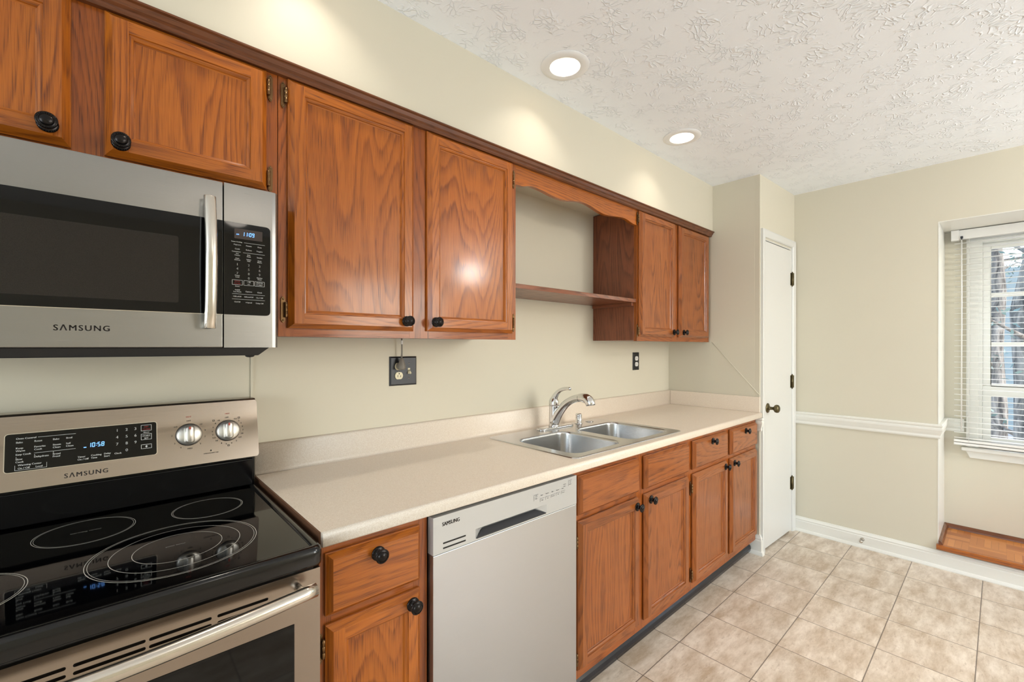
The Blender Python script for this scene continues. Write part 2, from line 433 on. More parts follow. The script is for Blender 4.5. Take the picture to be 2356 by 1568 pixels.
def line_rect(mb, u0, u1, v0, v1, t, to3, mat=0, sides='lrtb'):
    q = {'l': (u0, u0 + t, v0, v1), 'r': (u1 - t, u1, v0, v1), 't': (u0, u1, v1 - t, v1), 'b': (u0, u1, v0, v0 + t)}
    for k in sides:
        a, b, c_, d_ = q[k]
        mb.add([to3(a, c_), to3(b, c_), to3(b, d_), to3(a, d_)], [(0, 1, 2, 3)], mat)

# ------------------------------------------------------------------ room shell
X_END, X_FAR, Z_C = 3.117, 3.7415, 2.456
ROOM_L, ROOM_B = -3.2, -4.2
b = MB(); b.box(ROOM_L, X_FAR + 0.02, ROOM_B, 0.1, -0.12, 0.0); struct(b, 'floor', 'floor')
b = MB(); b.box(ROOM_L - 0.1, 4.6, ROOM_B - 0.1, 0.1, Z_C, Z_C + 0.1)
# holes for the recessed lamps are made with the ceiling slab below
LAMPS = [(0.42, -0.50), (1.345, -0.513), (2.262, -0.535)]
ADDED_REAR_LAMPS = [(-0.6, -2.75), (2.1, -2.75)]  # recessed lights added behind the camera for ambient fill
def ceiling_mesh():
    b = MB(); n = 40
    ring = lambda cx, cy, r, z: [(cx + r * math.cos(2 * PI * i / n), cy + r * math.sin(2 * PI * i / n), z) for i in range(n)]
    x0, x1, y0, y1 = ROOM_L - 0.1, 4.6, ROOM_B - 0.1, 0.1
    b.flat([[(x0, y0, Z_C), (x1, y0, Z_C), (x1, y1, Z_C), (x0, y1, Z_C)]] + [ring(cx, cy, 0.086, Z_C) for cx, cy in LAMPS + ADDED_REAR_LAMPS])
    for cx, cy in LAMPS + ADDED_REAR_LAMPS: b.loft([ring(cx, cy, 0.086, Z_C), ring(cx, cy, 0.086, Z_C + 0.14)])
    b.flat([[(x0, y0, Z_C + 0.14), (x1, y0, Z_C + 0.14), (x1, y1, Z_C + 0.14), (x0, y1, Z_C + 0.14)]])
    for a, c_ in (((x0, y0), (x1, y0)), ((x1, y0), (x1, y1)), ((x1, y1), (x0, y1)), ((x0, y1), (x0, y0))):
        b.add([(a[0], a[1], Z_C), (c_[0], c_[1], Z_C), (c_[0], c_[1], Z_C + 0.14), (a[0], a[1], Z_C + 0.14)], [(0, 1, 2, 3)])
    return b
struct(ceiling_mesh(), 'ceiling', 'ceiling')
b = MB(); b.box(ROOM_L, X_END + 0.02, 0, 0.1, 0, Z_C); struct(b, 'wall_back', 'wall')
b = MB(); b.box(ROOM_L, X_END, -0.327, 0.0, 2.139, Z_C); struct(b, 'wall_soffit', 'wall')
b = MB(); b.box(ROOM_L - 0.1, ROOM_L, ROOM_B, -3.0, 0, Z_C); b.box(ROOM_L - 0.1, ROOM_L, -0.8, 0.1, 0, Z_C)
b.box(ROOM_L - 0.1, ROOM_L, -3.0, -0.8, 0, 0.3); b.box(ROOM_L - 0.1, ROOM_L, -3.0, -0.8, 2.3, Z_C); struct(b, 'wall_left', 'wall')
b = MB(); b.box(ROOM_L, 2.0, ROOM_B - 0.1, ROOM_B, 0, Z_C); b.box(3.5, 4.6, ROOM_B - 0.1, ROOM_B, 0, Z_C)
b.box(2.0, 3.5, ROOM_B - 0.1, ROOM_B, 0, 0.75); b.box(2.0, 3.5, ROOM_B - 0.1, ROOM_B, 2.15, Z_C); struct(b, 'wall_front', 'wall')
b = MB()
for xa, xb, za, zb in ((1.93, 2.0, 0.68, 2.22), (3.5, 3.57, 0.68, 2.22), (2.0, 3.5, 0.68, 0.75), (2.0, 3.5, 2.15, 2.22), (2.72, 2.78, 0.75, 2.15), (2.0, 2.72, 1.43, 1.47), (2.78, 3.5, 1.43, 1.47)):
    b.box(xa, xb, ROOM_B, ROOM_B + 0.02, za, zb)
struct(b, 'window_added_front', 'white')  # added window frame around the front fill light, out of view
b = MB()
for ya, yb_, za, zb in ((-3.07, -3.0, 0.23, 2.37), (-0.8, -0.73, 0.23, 2.37), (-3.0, -0.8, 0.23, 0.3), (-3.0, -0.8, 2.3, 2.37), (-1.94, -1.86, 0.3, 2.3)):
    b.box(ROOM_L, ROOM_L + 0.02, ya, yb_, za, zb)
struct(b, 'window_added_left', 'white')  # unseen frame added to carry the fill light from the left
# pantry closet: side wall facing the counter and its front wall (slightly out of square)
PV = Vector((X_FAR - X_END, -0.654 + 0.631, 0)); PANG = math.atan2(PV.y, PV.x)
PT = Matrix.Translation((X_END, -0.631, 0)) @ Matrix.Rotation(PANG, 4, 'Z')   # local x along the closet front, -y towards the room
PL = PV.length
D0, D1, DT = 0.055, 0.535, 2.05     # door opening in local x and height
b = MB()
b.box(X_END, X_END + 0.09, -0.60, 0.0, 0, Z_C)
b2 = MB(PT); b2.box(0, D0, 0, 0.09, 0, Z_C); b2.box(D1, PL + 0.02, 0, 0.09, 0, Z_C); b2.box(D0, D1, 0, 0.09, DT, Z_C)
b2.box(D0, D1, 0.06, 0.08, 0, DT)
for v, f in ((b2.v, b2.f),):
    k = len(b.v); b.v += [PT @ p for p in v]
    for q in f: b.f.append([k + i for i in q]); b.m.append(0); b.g.append((0, 0, 1)); b.o.append((0, 0)); b.s.append(False)
struct(b, 'wall_pantry', 'wall')
# far wall with the window alcove
AY, AX, AZ0, AZ1, AR = -1.4245, 4.15, 0.118, 2.0985, -2.75
b = MB(); b.box(X_FAR, 4.6, AY, 0.1, 0, Z_C); b.box(X_FAR, 4.6, ROOM_B, AR, 0, Z_C)
b.box(X_FAR, 4.6, AR, AY, AZ1 + 0.004, Z_C); b.box(X_FAR, 4.6, AR, AY, -0.1, AZ0)
struct(b, 'wall_right', 'wall')
WY0, WY1, WZ0, WZ1 = -1.585, -2.52, 0.70, 2.03       # opening in the alcove wall
b = MB(); b.box(AX, AX + 0.12, WY0, AY, AZ0, AZ1); b.box(AX, AX + 0.12, AR, WY1, AZ0, AZ1)
b.box(AX, AX + 0.12, WY1, WY0, AZ0, WZ0); b.box(AX, AX + 0.12, WY1, WY0, WZ1, AZ1)
struct(b, 'wall_alcove', 'wall')
b = MB(); b.box(X_FAR - 0.001, AX, AY - 0.004, AY, AZ0, AZ1); b.box(X_FAR - 0.001, AX, AR, AY, AZ1, AZ1 + 0.004)  # reveal wall in white, the window's brightness put into its colour
struct(b, 'wall_alcove_reveal_lit', 'white')

# baseboards
def base_profile(t=0.016, h=0.104):
    return [(0, 0), (-t - 0.012, 0), (-t - 0.012, 0.006), (-t - 0.008, 0.016), (-t, 0.020), (-t, 0.074), (-t + 0.003, 0.080), (-t + 0.001, 0.086), (-t + 0.008, 0.098), (-t + 0.010, h), (0, h)]
b = MB(); b.extrude([(X_FAR + x, z) for x, z in base_profile()], 1, ROOM_B, -0.655, g=(0, 1, 0)); struct(b, 'baseboard_right', 'white')
# baseboard returning round the end of the closet wall
def wrap(profile, name, y_back, z0=0):
    """profile (out, z) run along the side wall, mitred round the corner and on to the door casing"""
    b = MB(); c0 = Vector((X_END, -0.631, 0)); L = []
    for step in range(4):
        lp = []
        for out, z in profile:
            if step == 0: p = Vector((X_END - out, y_back, z0 + z))
            elif step == 1: p = Vector((X_END - out, -0.631 - out, z0 + z))
            elif step == 2: p = PT @ Vector((0.0, 0, 0)) + Vector((0.010, -out - 0.0005, z0 + z))
            else: continue
            lp.append(p)
        if lp: L.append(lp)
    b.loft(L, cap0=True, cap1=True); return struct(b, name, 'white')
wrap([(-x, z * 1.2) for x, z in base_profile()], 'baseboard_pantry', -0.565)
# chair rail
def rail_profile():
    return [(0, 0), (0.010, 0), (0.013, 0.008), (0.012, 0.020), (0.017, 0.034), (0.022, 0.052), (0.022, 0.062), (0.018, 0.068), (0.022, 0.074), (0.023, 0.080), (0.020, 0.087), (0, 0.087)]
RZ = 0.782
b = MB()
# return into the alcove: along the reveal and then on the alcove wall up to the window casing
L = []
for k, (px, py, mx, my) in enumerate([(X_FAR, -0.655, -1, 0), (X_FAR, AY, -1, -1), (AX, AY, -1, -1), (AX, -1.522, -1, 0)]):
    L.append([(px + mx * o, py + my * o, RZ + z) for o, z in rail_profile()])
b.loft(L, cap0=True, cap1=True)
struct(b, 'trim_chair_rail', 'white')
wrap(rail_profile(), 'trim_rail_end', -0.607, 0.795)

# pantry door
d = MB(PT)
cas = [(0, 0), (0, -0.012), (0.006, -0.017), (0.045, -0.014), (0.054, -0.010), (0.056, 0.0)]
C0, C1 = 0.006, PL - 0.006
def casing(b, x_out, x_in, top):
    w = abs(x_in - x_out); s = 1 if x_in > x_out else -1
    return w, s
w_ = 0.050; z_top = 2.108; z_in = DT - 0.004
fr = [(0, 0.0), (0, -0.015), (0.007, -0.018), (w_ - 0.008, -0.014), (w_ - 0.002, -0.009), (w_, -0.0)]
def uframe(b, x0, x1, zt, prof, z0=0.0):
    L = []
    for off, y in prof: L.append([(x0 + off, y, z0), (x0 + off, y, zt - off), (x1 - off, y, zt - off), (x1 - off, y, z0)])
    for i in range(len(L) - 1):
        A, B = L[i], L[i + 1]
        for k in range(3): b.add([A[k], A[k + 1], B[k + 1], B[k]], [(0, 1, 2, 3)])
    b.add([p for p in [l[0] for l in L]], [tuple(range(len(L)))])
    b.add([p for p in [l[3] for l in L]], [tuple(range(len(L)))])
uframe(d, C0 + 0.008, PL - 0.012, 2.108, fr)
d.box(0.062, 0.068, -0.002, 0.06, 0, DT - 0.006); d.box(D1 + 0.024, D1 + 0.030, -0.002, 0.06, 0, DT - 0.006)
d.box(0.062, D1 + 0.03, -0.002, 0.06, DT - 0.008, DT - 0.002)
struct(d, 'trim_door_casing', 'door_white')
d = MB(PT); d.box(0.072, D1 + 0.020, -0.004, 0.031, 0.012, DT - 0.014)
door = struct(d, 'door_1', 'door_white', 0.002)
door['label'] = 'narrow white flush pantry door at the end of the counter'
for hz in (1.830, 1.089, 0.354):
    h = MB(PT); xk = D1 + 0.022
    h.lathe([(0.0, 0.0), (0.006, 0.0), (0.006, 0.092), (0.0, 0.092)], (xk, -0.010, hz - 0.046), n=12)
    h.sphere((xk, -0.010, hz + 0.049), 0.005); h.sphere((xk, -0.010, hz - 0.049), 0.005)
    h.box(xk - 0.022, xk, -0.0065, -0.0035, hz - 0.044, hz + 0.044); h.box(xk, xk + 0.014, -0.0175, -0.004, hz - 0.044, hz + 0.044)
    h.build('hinge', 'brass', door)
k_ = MB(PT)
kx, kz = 0.118, 0.935
k_.lathe([(0, 0), (0.032, 0), (0.032, 0.004), (0.026, 0.008), (0.015, 0.010), (0.011, 0.014), (0.010, 0.034), (0.014, 0.040), (0.024, 0.046), (0.027, 0.056), (0.025, 0.066), (0.016, 0.072), (0, 0.074)], (kx, -0.004, kz), (0, -1, 0), 28)
k_.build('door_knob', 'brass', door)
# doorstop on the far baseboard
b = MB(); b.lathe([(0, 0), (0.011, 0), (0.011, 0.003), (0.006, 0.006), (0.006, 0.040), (0.009, 0.042), (0.010, 0.052), (0.007, 0.056), (0, 0.057)], (X_FAR - 0.0158, -1.062, 0.056), (-1, 0, 0), 16)
b.build('door_stop', 'nickel', None, label='small nickel door stop screwed to the white baseboard of the far wall', category='door stop')

# ------------------------------------------------------------------ cabinet pieces
DTH = 0.021
def ring_strips(b, x0, x1, z0, z1, yb, prof, mats=(0,)):
    for i in range(len(prof) - 1):
        (o0, d0), (o1, d1) = prof[i], prof[i + 1]
        A = [(x0 + o0, yb - d0, z0 + o0), (x1 - o0, yb - d0, z0 + o0), (x1 - o0, yb - d0, z1 - o0), (x0 + o0, yb - d0, z1 - o0)]
        B = [(x0 + o1, yb - d1, z0 + o1), (x1 - o1, yb - d1, z0 + o1), (x1 - o1, yb - d1, z1 - o1), (x0 + o1, yb - d1, z1 - o1)]
        for k in range(4):
            j = (k + 1) % 4
            b.add([A[k], A[j], B[j], B[k]], [(0, 1, 2, 3)], 0, (1, 0, 0) if k in (0, 2) else (0, 0, 1))
def rect_y(b, x0, x1, z0, z1, y, g):
    b.add([(x0, y, z0), (x1, y, z0), (x1, y, z1), (x0, y, z1)], [(0, 1, 2, 3)], 0, g)
def knob(parent, x, z, y, r=0.0172):
    b = MB(); s = r / 0.0172
    b.lathe([(0, 0), (r * 1.02, 0), (r * 1.02, 0.0030), (r * 0.8, 0.0045), (r * 0.55, 0.0060), (r * 0.42, 0.010), (r * 0.42, 0.015), (r * 0.62, 0.0185), (r * 1.0, 0.0215),
             (r * 1.02, 0.0240), (r * 0.86, 0.0255), (r * 0.72, 0.0250), (r * 0.68, 0.0265), (r * 0.5, 0.0295), (r * 0.25, 0.0310), (0, 0.0314)], (x, y, z), (0, -1, 0), 28)
    for k in range(26):
        a = 2 * PI * k / 26
        b.sphere((x + math.cos(a) * r * 0.87, y - 0.0252, z + math.sin(a) * r * 0.87), 0.0013, 6)
        b.sphere((x + math.cos(a) * r * 0.93, y - 0.0034, z + math.sin(a) * r * 0.93), 0.0013, 6)
    return b.build('knob', 'bronze', parent)
def hinge(parent, x, z, y, side):
    """side +1: the door lies to the right of the hinge"""
    b = MB(); h = 0.030
    prof = [(x - side * 0.010 - 0.0055, z - h), (x - side * 0.010, z - h - 0.008), (x - side * 0.010 + 0.0055, z - h), (x - side * 0.010 + 0.0055, z + h), (x - side * 0.010, z + h + 0.008), (x - side * 0.010 - 0.0055, z + h)]
    b.extrude(prof, 1, y, y - 0.0022)
    b.sphere((x - side * 0.010, y - 0.002, z - h), 0.0032, 8, 0, (1, .5, 1)); b.sphere((x - side * 0.010, y - 0.002, z + h), 0.0032, 8, 0, (1, .5, 1))
    b.lathe([(0, 0), (0.0042, 0.0), (0.0048, 0.002), (0.0048, 0.013), (0.0042, 0.0135), (0.0048, 0.014), (0.0048, 0.028), (0.0042, 0.0285), (0.0048, 0.029), (0.0048, 0.042), (0, 0.044)], (x - side * 0.004, y - 0.0070, z - 0.022), n=12)
    b.box(x - side * 0.009, x - side * 0.003, y - 0.0060, y, z - 0.020, z + 0.020)
    return b.build('hinge', 'hinge', parent)
def panel_door(parent, x0, x1, z0, z1, yb, mat='oak', kn=None, hg=None, fw=0.041):
    b = MB(); c = 0.0135; D = DTH
    ring_strips(b, x0, x1, z0, z1, yb, [(0, 0), (0, 0.006), (0.002, 0.0078), (c, D)])
    y = yb - D
    rect_y(b, x0 + c, x0 + fw, z0 + c, z1 - c, y, (0, 0, 1)); rect_y(b, x1 - fw, x1 - c, z0 + c, z1 - c, y, (0, 0, 1))
    rect_y(b, x0 + fw, x1 - fw, z0 + c, z0 + fw, y, (1, 0, 0)); rect_y(b, x0 + fw, x1 - fw, z1 - fw, z1 - c, y, (1, 0, 0))
    ring_strips(b, x0 + fw, x1 - fw, z0 + fw, z1 - fw, yb, [(0, D), (0.0012, D - 0.0034), (0.0042, D - 0.0038), (0.0086, D - 0.0075), (0.0094, D - 0.0110), (0.0125, D - 0.0130), (0.0125, 0.003)])
    o = b.build('door', mat, parent)
    p = MB(); q = fw + 0.0122; p.box(x0 + q, x1 - q, yb - 0.0080, yb - 0.002, z0 + q, z1 - q); p.build('center_panel', mat, o)
    if kn: knob(o, kn[0], kn[1], y)
    if hg:
        for hz in hg[1]: hinge(o, hg[0], hz, yb, hg[2])
    return o
def drawer(parent, x0, x1, z0, z1, yb, mat='oak', kn=None, name='drawer'):
    b = MB(); D = DTH
    ring_strips(b, x0, x1, z0, z1, yb, [(0, 0), (0, 0.006), (0.002, 0.0075), (0.013, D)])
    rect_y(b, x0 + .013, x1 - .013, z0 + .013, z1 - .013, yb - D, (1, 0, 0))
    o = b.build(name, mat, parent)
    if kn: knob(o, kn[0], kn[1], yb - D)
    return o
def frame(parent, x0, x1, z0, z1, yf, stiles, rails, mat):
    b = MB()
    for a, c in stiles: b.box(a, c, yf, yf + 0.019, z0, z1, 0, (0, 0, 1))
    for (a, c, e, f) in rails: b.box(a, c, yf + 0.0003, yf + 0.019, e, f, 0, (1, 0, 0))
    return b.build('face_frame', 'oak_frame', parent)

YU = -0.304      # front of the wall cabinets' face frames
def wall_cab(label, x0, x1, z0, z1, stiles, mat, rails=None):
    t = thing('wall_cabinet', label, 'cabinet', ((x0 + x1) / 2, YU / 2, z0))
    b = MB(); b.box(x0, x1, YU + 0.019, -0.001, z0 + 0.004, z1); b.build('carcass', 'oak_dark' if mat != 'oak_red' else 'oak_dark', t, 0.0008)
    rl = []
    for (a, c), (e, f) in zip(stiles[:-1], stiles[1:]):
        rl += [(c, e, z0, z0 + 0.034), (c, e, z1 - 0.044, z1)]
    frame(t, x0, x1, z0, z1, YU, stiles, rl, mat)
    return t
# above the microwave
t = wall_cab('short oak two-door wall cabinet above the microwave', -0.412, 0.356, 1.7455, 2.134, [(-0.412, -0.372), (-0.068, 0.006), (0.317, 0.356)], 'oak')
panel_door(t, -0.384, -0.0575, 1.7745, 2.103, YU - 0.002, 'oak', (-0.0920, 1.8095), (-0.386, (1.83, 2.05), -1))
panel_door(t, -0.0035, 0.3265, 1.7745, 2.103, YU - 0.002, 'oak', (0.0240, 1.8050), (0.3275, (2.061, 1.808), -1))
# tall pair
t = wall_cab('tall oak two-door wall cabinet between the microwave and the open shelf', 0.358, 1.2715, 1.3695, 2.134, [(0.358, 0.400), (0.772, 0.850), (1.228, 1.2715)], 'oak')
panel_door(t, 0.3815, 0.7835, 1.3935, 2.104, YU - 0.002, 'oak', (0.750, 1.4265), (0.380, (2.055, 1.446), 1))
panel_door(t, 0.8375, 1.2460, 1.3955, 2.104, YU - 0.002, 'oak', (0.865, 1.4275), (1.2475, (2.040, 1.440), -1))
# right pair
t = wall_cab('tall oak two-door wall cabinet in the corner right of the open shelf', 2.196, 3.108, 1.3725, 2.134, [(2.196, 2.232), (2.590, 2.676), (3.058, 3.108)], 'oak_red')
panel_door(t, 2.2060, 2.6020, 1.3990, 2.106, YU - 0.002, 'oak_red', (2.578, 1.4290), (2.206, (2.060, 1.430), 1))
panel_door(t, 2.6610, 3.0700, 1.3995, 2.104, YU - 0.002, 'oak_red', (2.702, 1.4300))
# crown strip
b = MB(); b.extrude([(-0.3045, 2.1055), (-0.3185, 2.1055), (-0.3225, 2.110), (-0.3225, 2.116), (-0.3290, 2.121), (-0.3340, 2.131), (-0.3400, 2.134), (-0.3400, 2.1385), (-0.3045, 2.1385)], 0, -0.412, 3.1165)
b.build('crown_molding', 'molding', None, label='long dark brown molding strip along the top of the wall cabinets under the soffit', category='molding')
# scalloped valance over the sink
def smooth_curve(pts, n=10):
    out = []
    for (xa, za), (xb, zb) in zip(pts[:-1], pts[1:]):
        for k in range(n):
            t = k / n; s = (1 - math.cos(PI * t)) / 2; out.append((xa + (xb - xa) * t, za + (zb - za) * s))
    out.append(pts[-1]); return out
vx0, vx1 = 1.2717, 2.1958
cv = smooth_curve([(vx0, 2.0235), (1.295, 2.0245), (1.375, 2.0395), (1.555, 2.0245), (1.7275, 2.0455), (1.900, 2.0225), (2.075, 2.0375), (2.172, 2.0225), (vx1, 2.0220)])
b = MB()
top = 2.134
for ya, in ((YU,),):
    F = [(x, YU, z) for x, z in cv]; Bk = [(x, YU + 0.019, z) for x, z in cv]
    n = len(cv)
    b.add(F + [(x, YU, top) for x, z in cv], [(i, i + 1, n + i + 1, n + i) for i in range(n - 1)], 0, (1, 0, 0))
    b.add(Bk + [(x, YU + 0.019, top) for x, z in cv], [(i, i + 1, n + i + 1, n + i) for i in range(n - 1)], 0, (1, 0, 0))
    b.add(F + Bk, [(i, i + 1, n + i + 1, n + i) for i in range(n - 1)], 0, (1, 0, 0))
    b.add([(vx0, YU, top), (vx1, YU, top), (vx1, YU + .019, top), (vx0, YU + .019, top)], [(0, 1, 2, 3)], 0, (1, 0, 0))
b.build('valance', 'oak', None, label='scalloped oak valance board bridging the wall cabinets over the sink', category='valance')
t = thing('shelf', 'open oak shelf board above the sink between the wall cabinets', 'shelf', (1.73, -0.15, 1.588))
b = MB(); b.box(1.2718, 2.1957, -0.300, -0.001, 1.589, 1.6085, 0, (1, 0, 0)); b.build('board', 'oak_dark', t, 0.001)
b = MB(); b.box(2.176, 2.1957, -0.285, -0.01, 1.570, 1.5888, 0, (0, 1, 0)); b.build('cleat', 'oak_dark', t, 0.001)

# base cabinets
YB = -0.616
def base_cab(label, x0, x1, stiles, mat, end_open=False):
    t = thing('base_cabinet', label, 'cabinet', ((x0 + x1) / 2, YB / 2, 0.0))
    b = MB(); b.box(x0, x1, YB + 0.019, -0.002, 0.098, 0.700); b.box(x0, x1, YB + 0.019, YB + 0.05, 0.700, 0.8818)
    b.box(x0, x0 + 0.016, YB + 0.05, -0.002, 0.700, 0.8818); b.box(x1 - 0.016, x1, YB + 0.05, -0.002, 0.700, 0.8818)
    b.box(x0, x1, -0.548, -0.53, 0.0, 0.098)
    b.build('carcass', 'oak_dark', t)
    rl = []
    for (a, c), (e, f) in zip(stiles[:-1], stiles[1:]):
        rl += [(c, e, 0.098, 0.150), (c, e, 0.680, 0.724), (c, e, 0.848, 0.8818)]
    frame(t, x0, x1, 0.098, 0.8818, YB, stiles, rl, mat)
    return t
yb_ = YB - 0.002
t = base_cab('narrow oak base cabinet with one drawer between the stove and the dishwasher', 0.364, 0.652, [(0.364, 0.392), (0.610, 0.652)], 'oak')
drawer(t, 0.3755, 0.6250, 0.7125, 0.8590, yb_, 'oak', (0.4988, 0.8270))
panel_door(t, 0.3755, 0.6250, 0.1390, 0.6910, yb_, 'oak', (0.5955, 0.6625), (0.3745, (0.640, 0.20), 1))
t = base_cab('oak sink base cabinet with two blank drawer fronts right of the dishwasher', 1.2685, 2.1760, [(1.2685, 1.310), (1.682, 1.760), (2.134, 2.1760)], 'oak_red')
drawer(t, 1.2915, 1.6965, 0.7130, 0.8590, yb_, 'oak_red', None, 'drawer_front'); drawer(t, 1.7450, 2.1480, 0.7130, 0.8590, yb_, 'oak_red', None, 'drawer_front')
panel_door(t, 1.2915, 1.6965, 0.1360, 0.6905, yb_, 'oak_red', (1.6705, 0.6585), (1.2905, (0.615, 0.180), 1))
panel_door(t, 1.7450, 2.1480, 0.1370, 0.6905, yb_, 'oak_red', (1.7800, 0.6650))
t = base_cab('oak base cabinet with two knobbed drawers at the pantry end of the counter', 2.1765, 3.088, [(2.1765, 2.214), (2.598, 2.678), (3.048, 3.088)], 'oak_red')
drawer(t, 2.2020, 2.6130, 0.7140, 0.8590, yb_, 'oak_red', (2.4060, 0.8340)); drawer(t, 2.6650, 3.0640, 0.7140, 0.8590, yb_, 'oak_red', (2.8660, 0.8310))
panel_door(t, 2.2020, 2.6130, 0.1380, 0.6905, yb_, 'oak_red', (2.5735, 0.6655), (2.201, (0.620, 0.180), 1))
panel_door(t, 2.6650, 3.0640, 0.1400, 0.6905, yb_, 'oak_red', (2.6965, 0.6650))
# vinyl cove base under the cabinets
b = MB(); pr = [(-0.549, 0.0), (-0.570, 0.0), (-0.580, 0.005), (-0.588, 0.016), (-0.591, 0.032), (-0.588, 0.048), (-0.578, 0.060), (-0.566, 0.066), (-0.560, 0.090), (-0.549, 0.096)]
b.extrude(pr, 0, 1.269, 3.086, smooth=False); b.build('cove_base', 'vinyl', None, 0.002, label='long black vinyl toe strip on the floor under the base cabinets', category='toe kick')

# ------------------------------------------------------------------ countertop
t = thing('countertop', 'long speckled beige laminate countertop with backsplash', 'countertop', (1.74, -0.32, 0.883))
CT, CB, CF = 0.9155, 0.8830, -0.646
SX0, SX1, SY0, SY1 = 1.322, 2.128, -0.585, -0.088
b = MB()
cx0, cx1 = 0.3625, X_END - 0.0003
b.flat([[(cx0, -0.020, CT), (cx1, -0.020, CT), (cx1, -0.634, CT), (cx0, -0.634, CT)], [(SX0, SY0, CT), (SX1, SY0, CT), (SX1, SY1, CT), (SX0, SY1, CT)]])
b.flat([[(cx0, -0.001, CB), (cx1, -0.001, CB), (cx1, -0.634, CB), (cx0, -0.634, CB)], [(SX0, SY0, CB), (SX1, SY0, CB), (SX1, SY1, CB), (SX0, SY1, CB)]])
for (xa, ya), (xb, yb2) in (((SX0, SY0), (SX1, SY0)), ((SX1, SY0), (SX1, SY1)), ((SX1, SY1), (SX0, SY1)), ((SX0, SY1), (SX0, SY0))):
    b.add([(xa, ya, CT), (xb, yb2, CT), (xb, yb2, CB), (xa, ya, CB)], [(0, 1, 2, 3)])
nose = [(-0.634, CT), (-0.6395, CT + 0.0006), (-0.6435, CT - 0.002), (-0.6460, CT - 0.0075), (-0.6465, CT - 0.014), (-0.6465, CB + 0.004), (-0.6445, CB + 0.0005), (-0.634, CB)]
b.loft([[(cx0, y, z) for y, z in nose], [(cx1, y, z) for y, z in nose]], smooth=True, closed=False)
# cove and integral backsplash
spl = [(-0.030, CT), (-0.0235, CT + 0.002), (-0.0205, CT + 0.007), (-0.0200, CT + 0.014), (-0.0200, 1.0110), (-0.0185, 1.0150), (-0.0150, 1.0170), (-0.0005, 1.0170)]
b.loft([[(cx0, y, z) for y, z in spl], [(cx1, y, z) for y, z in spl]], smooth=True, closed=False)
full = [(y, z) for y, z in nose] + [(-0.001, CB), (-0.0005, 1.0170)] + list(reversed(spl))[1:]
b.add([(cx0, y, z) for y, z in full], [tuple(range(len(full)))]); b.add([(cx1, y, z) for y, z in full], [tuple(range(len(full)))])
b.build('worktop', 'counter', t)
b = MB(); b.box(X_END - 0.0165, X_END - 0.0005, -0.637, -0.0202, CT + 0.0002, 1.0165); b.build('side_splash', 'counter', t, 0.0015)
b = MB(); b.box(0.3580, 0.3624, -0.632, -0.03, CB + 0.001, CT - 0.0004); b.build('edge_strip', 'particle', t, label='unfinished brown edge of the countertop')

# ------------------------------------------------------------------ sink and faucet
t = thing('kitchen_sink', 'double bowl stainless steel drop-in sink in the beige counter', 'sink', (1.725, -0.335, 0.74))
RZT = CT + 0.0035
n_ = 6
def rr3(x0, x1, y0, y1, r, z): return [(x, y, z) for x, y in rrect(x0, x1, y0, y1, r, n_)]
bowls = [(1.354, 1.700, -0.560, -0.200), (1.758, 2.102, -0.560, -0.200)]
b = MB()
O = (1.305, 2.145, -0.602, -0.070)
outer = rr3(*O, 0.030, RZT)
holes = [rr3(a, c, e, f, 0.055, RZT) for a, c, e, f in bowls]
inner_o = rr3(O[0] + 0.005, O[1] - 0.005, O[2] + 0.005, O[3] - 0.005, 0.026, RZT)
b.flat([inner_o] + holes)
b.loft([rr3(*O, 0.030, CT + 0.0003), rr3(O[0] + 0.001, O[1] - 0.001, O[2] + 0.001, O[3] - 0.001, 0.029, CT + 0.0028), inner_o], smooth=True)
b.build('rim', 'steel_sink', t)
for a, c, e, f in bowls:
    b = MB(); L = []
    for off, dz, r in [(0, 0, .055), (0.003, -0.001, .055), (0.0055, -0.005, .055), (0.006, -0.012, .055), (0.012, -0.12, .058), (0.018, -0.148, .06), (0.032, -0.162, .05), (0.055, -0.168, .04), (0.13, -0.172, .03)]:
        L.append(rr3(a + off, c - off, e + off, f - off, r, RZT + dz))
    b.loft(L, smooth=True, cap1=True)
    ob = b.build('bowl', 'steel_sink', t)
    dr = MB(); dr.lathe([(0.045, 0), (0.043, 0.003), (0.036, 0.003), (0.033, 0.0005), (0.012, 0.0005), (0.010, 0.006), (0, 0.007)], ((a + c) / 2, (e + f) / 2, RZT - 0.1718), n=24)
    dr.build('drain', 'nickel', ob)
t = thing('faucet', 'chrome single-lever pull-out faucet on the sink deck', 'faucet', (1.725, -0.112, RZT))
FX, FY = 1.714, -0.118
b = MB()
bp_ = rrect(1.598, 1.854, FY - 0.026, FY + 0.026, 0.025, 8)
b.loft([[(x, y, RZT + 0.0003) for x, y in bp_], [(x, y, RZT + 0.005) for x, y in bp_]] +
       [[(1.726 + (x - 1.726) * s, FY + (y - FY) * s2, RZT + h) for x, y in bp_] for s, s2, h in ((0.985, .93, 0.008), (0.96, .8, 0.0095))], smooth=True, cap0=True, cap1=True)
b.build('base_plate', 'chrome', t)
b = MB()
b.lathe([(0, 0.009), (0.0285, 0.009), (0.028, 0.014), (0.0255, 0.018), (0.0250, 0.06), (0.0250, 0.112), (0.0258, 0.118), (0.0, 0.1185)], (FX, FY, RZT), n=28)
b.build('body', 'chrome', t)
b = MB()
def bez(P, n=18):
    out = []
    for i in range(n + 1):
        t_ = i / n; a = (1 - t_) ** 3; b_ = 3 * (1 - t_) ** 2 * t_; c_ = 3 * (1 - t_) * t_ ** 2; d_ = t_ ** 3
        out.append(tuple(a * P[0][k] + b_ * P[1][k] + c_ * P[2][k] + d_ * P[3][k] for k in range(3)))
    return out
sp = bez([(FX, FY - 0.002, 0.945), (FX, FY - 0.035, 1.020), (FX, FY - 0.100, 1.085), (FX, FY - 0.180, 1.090)])
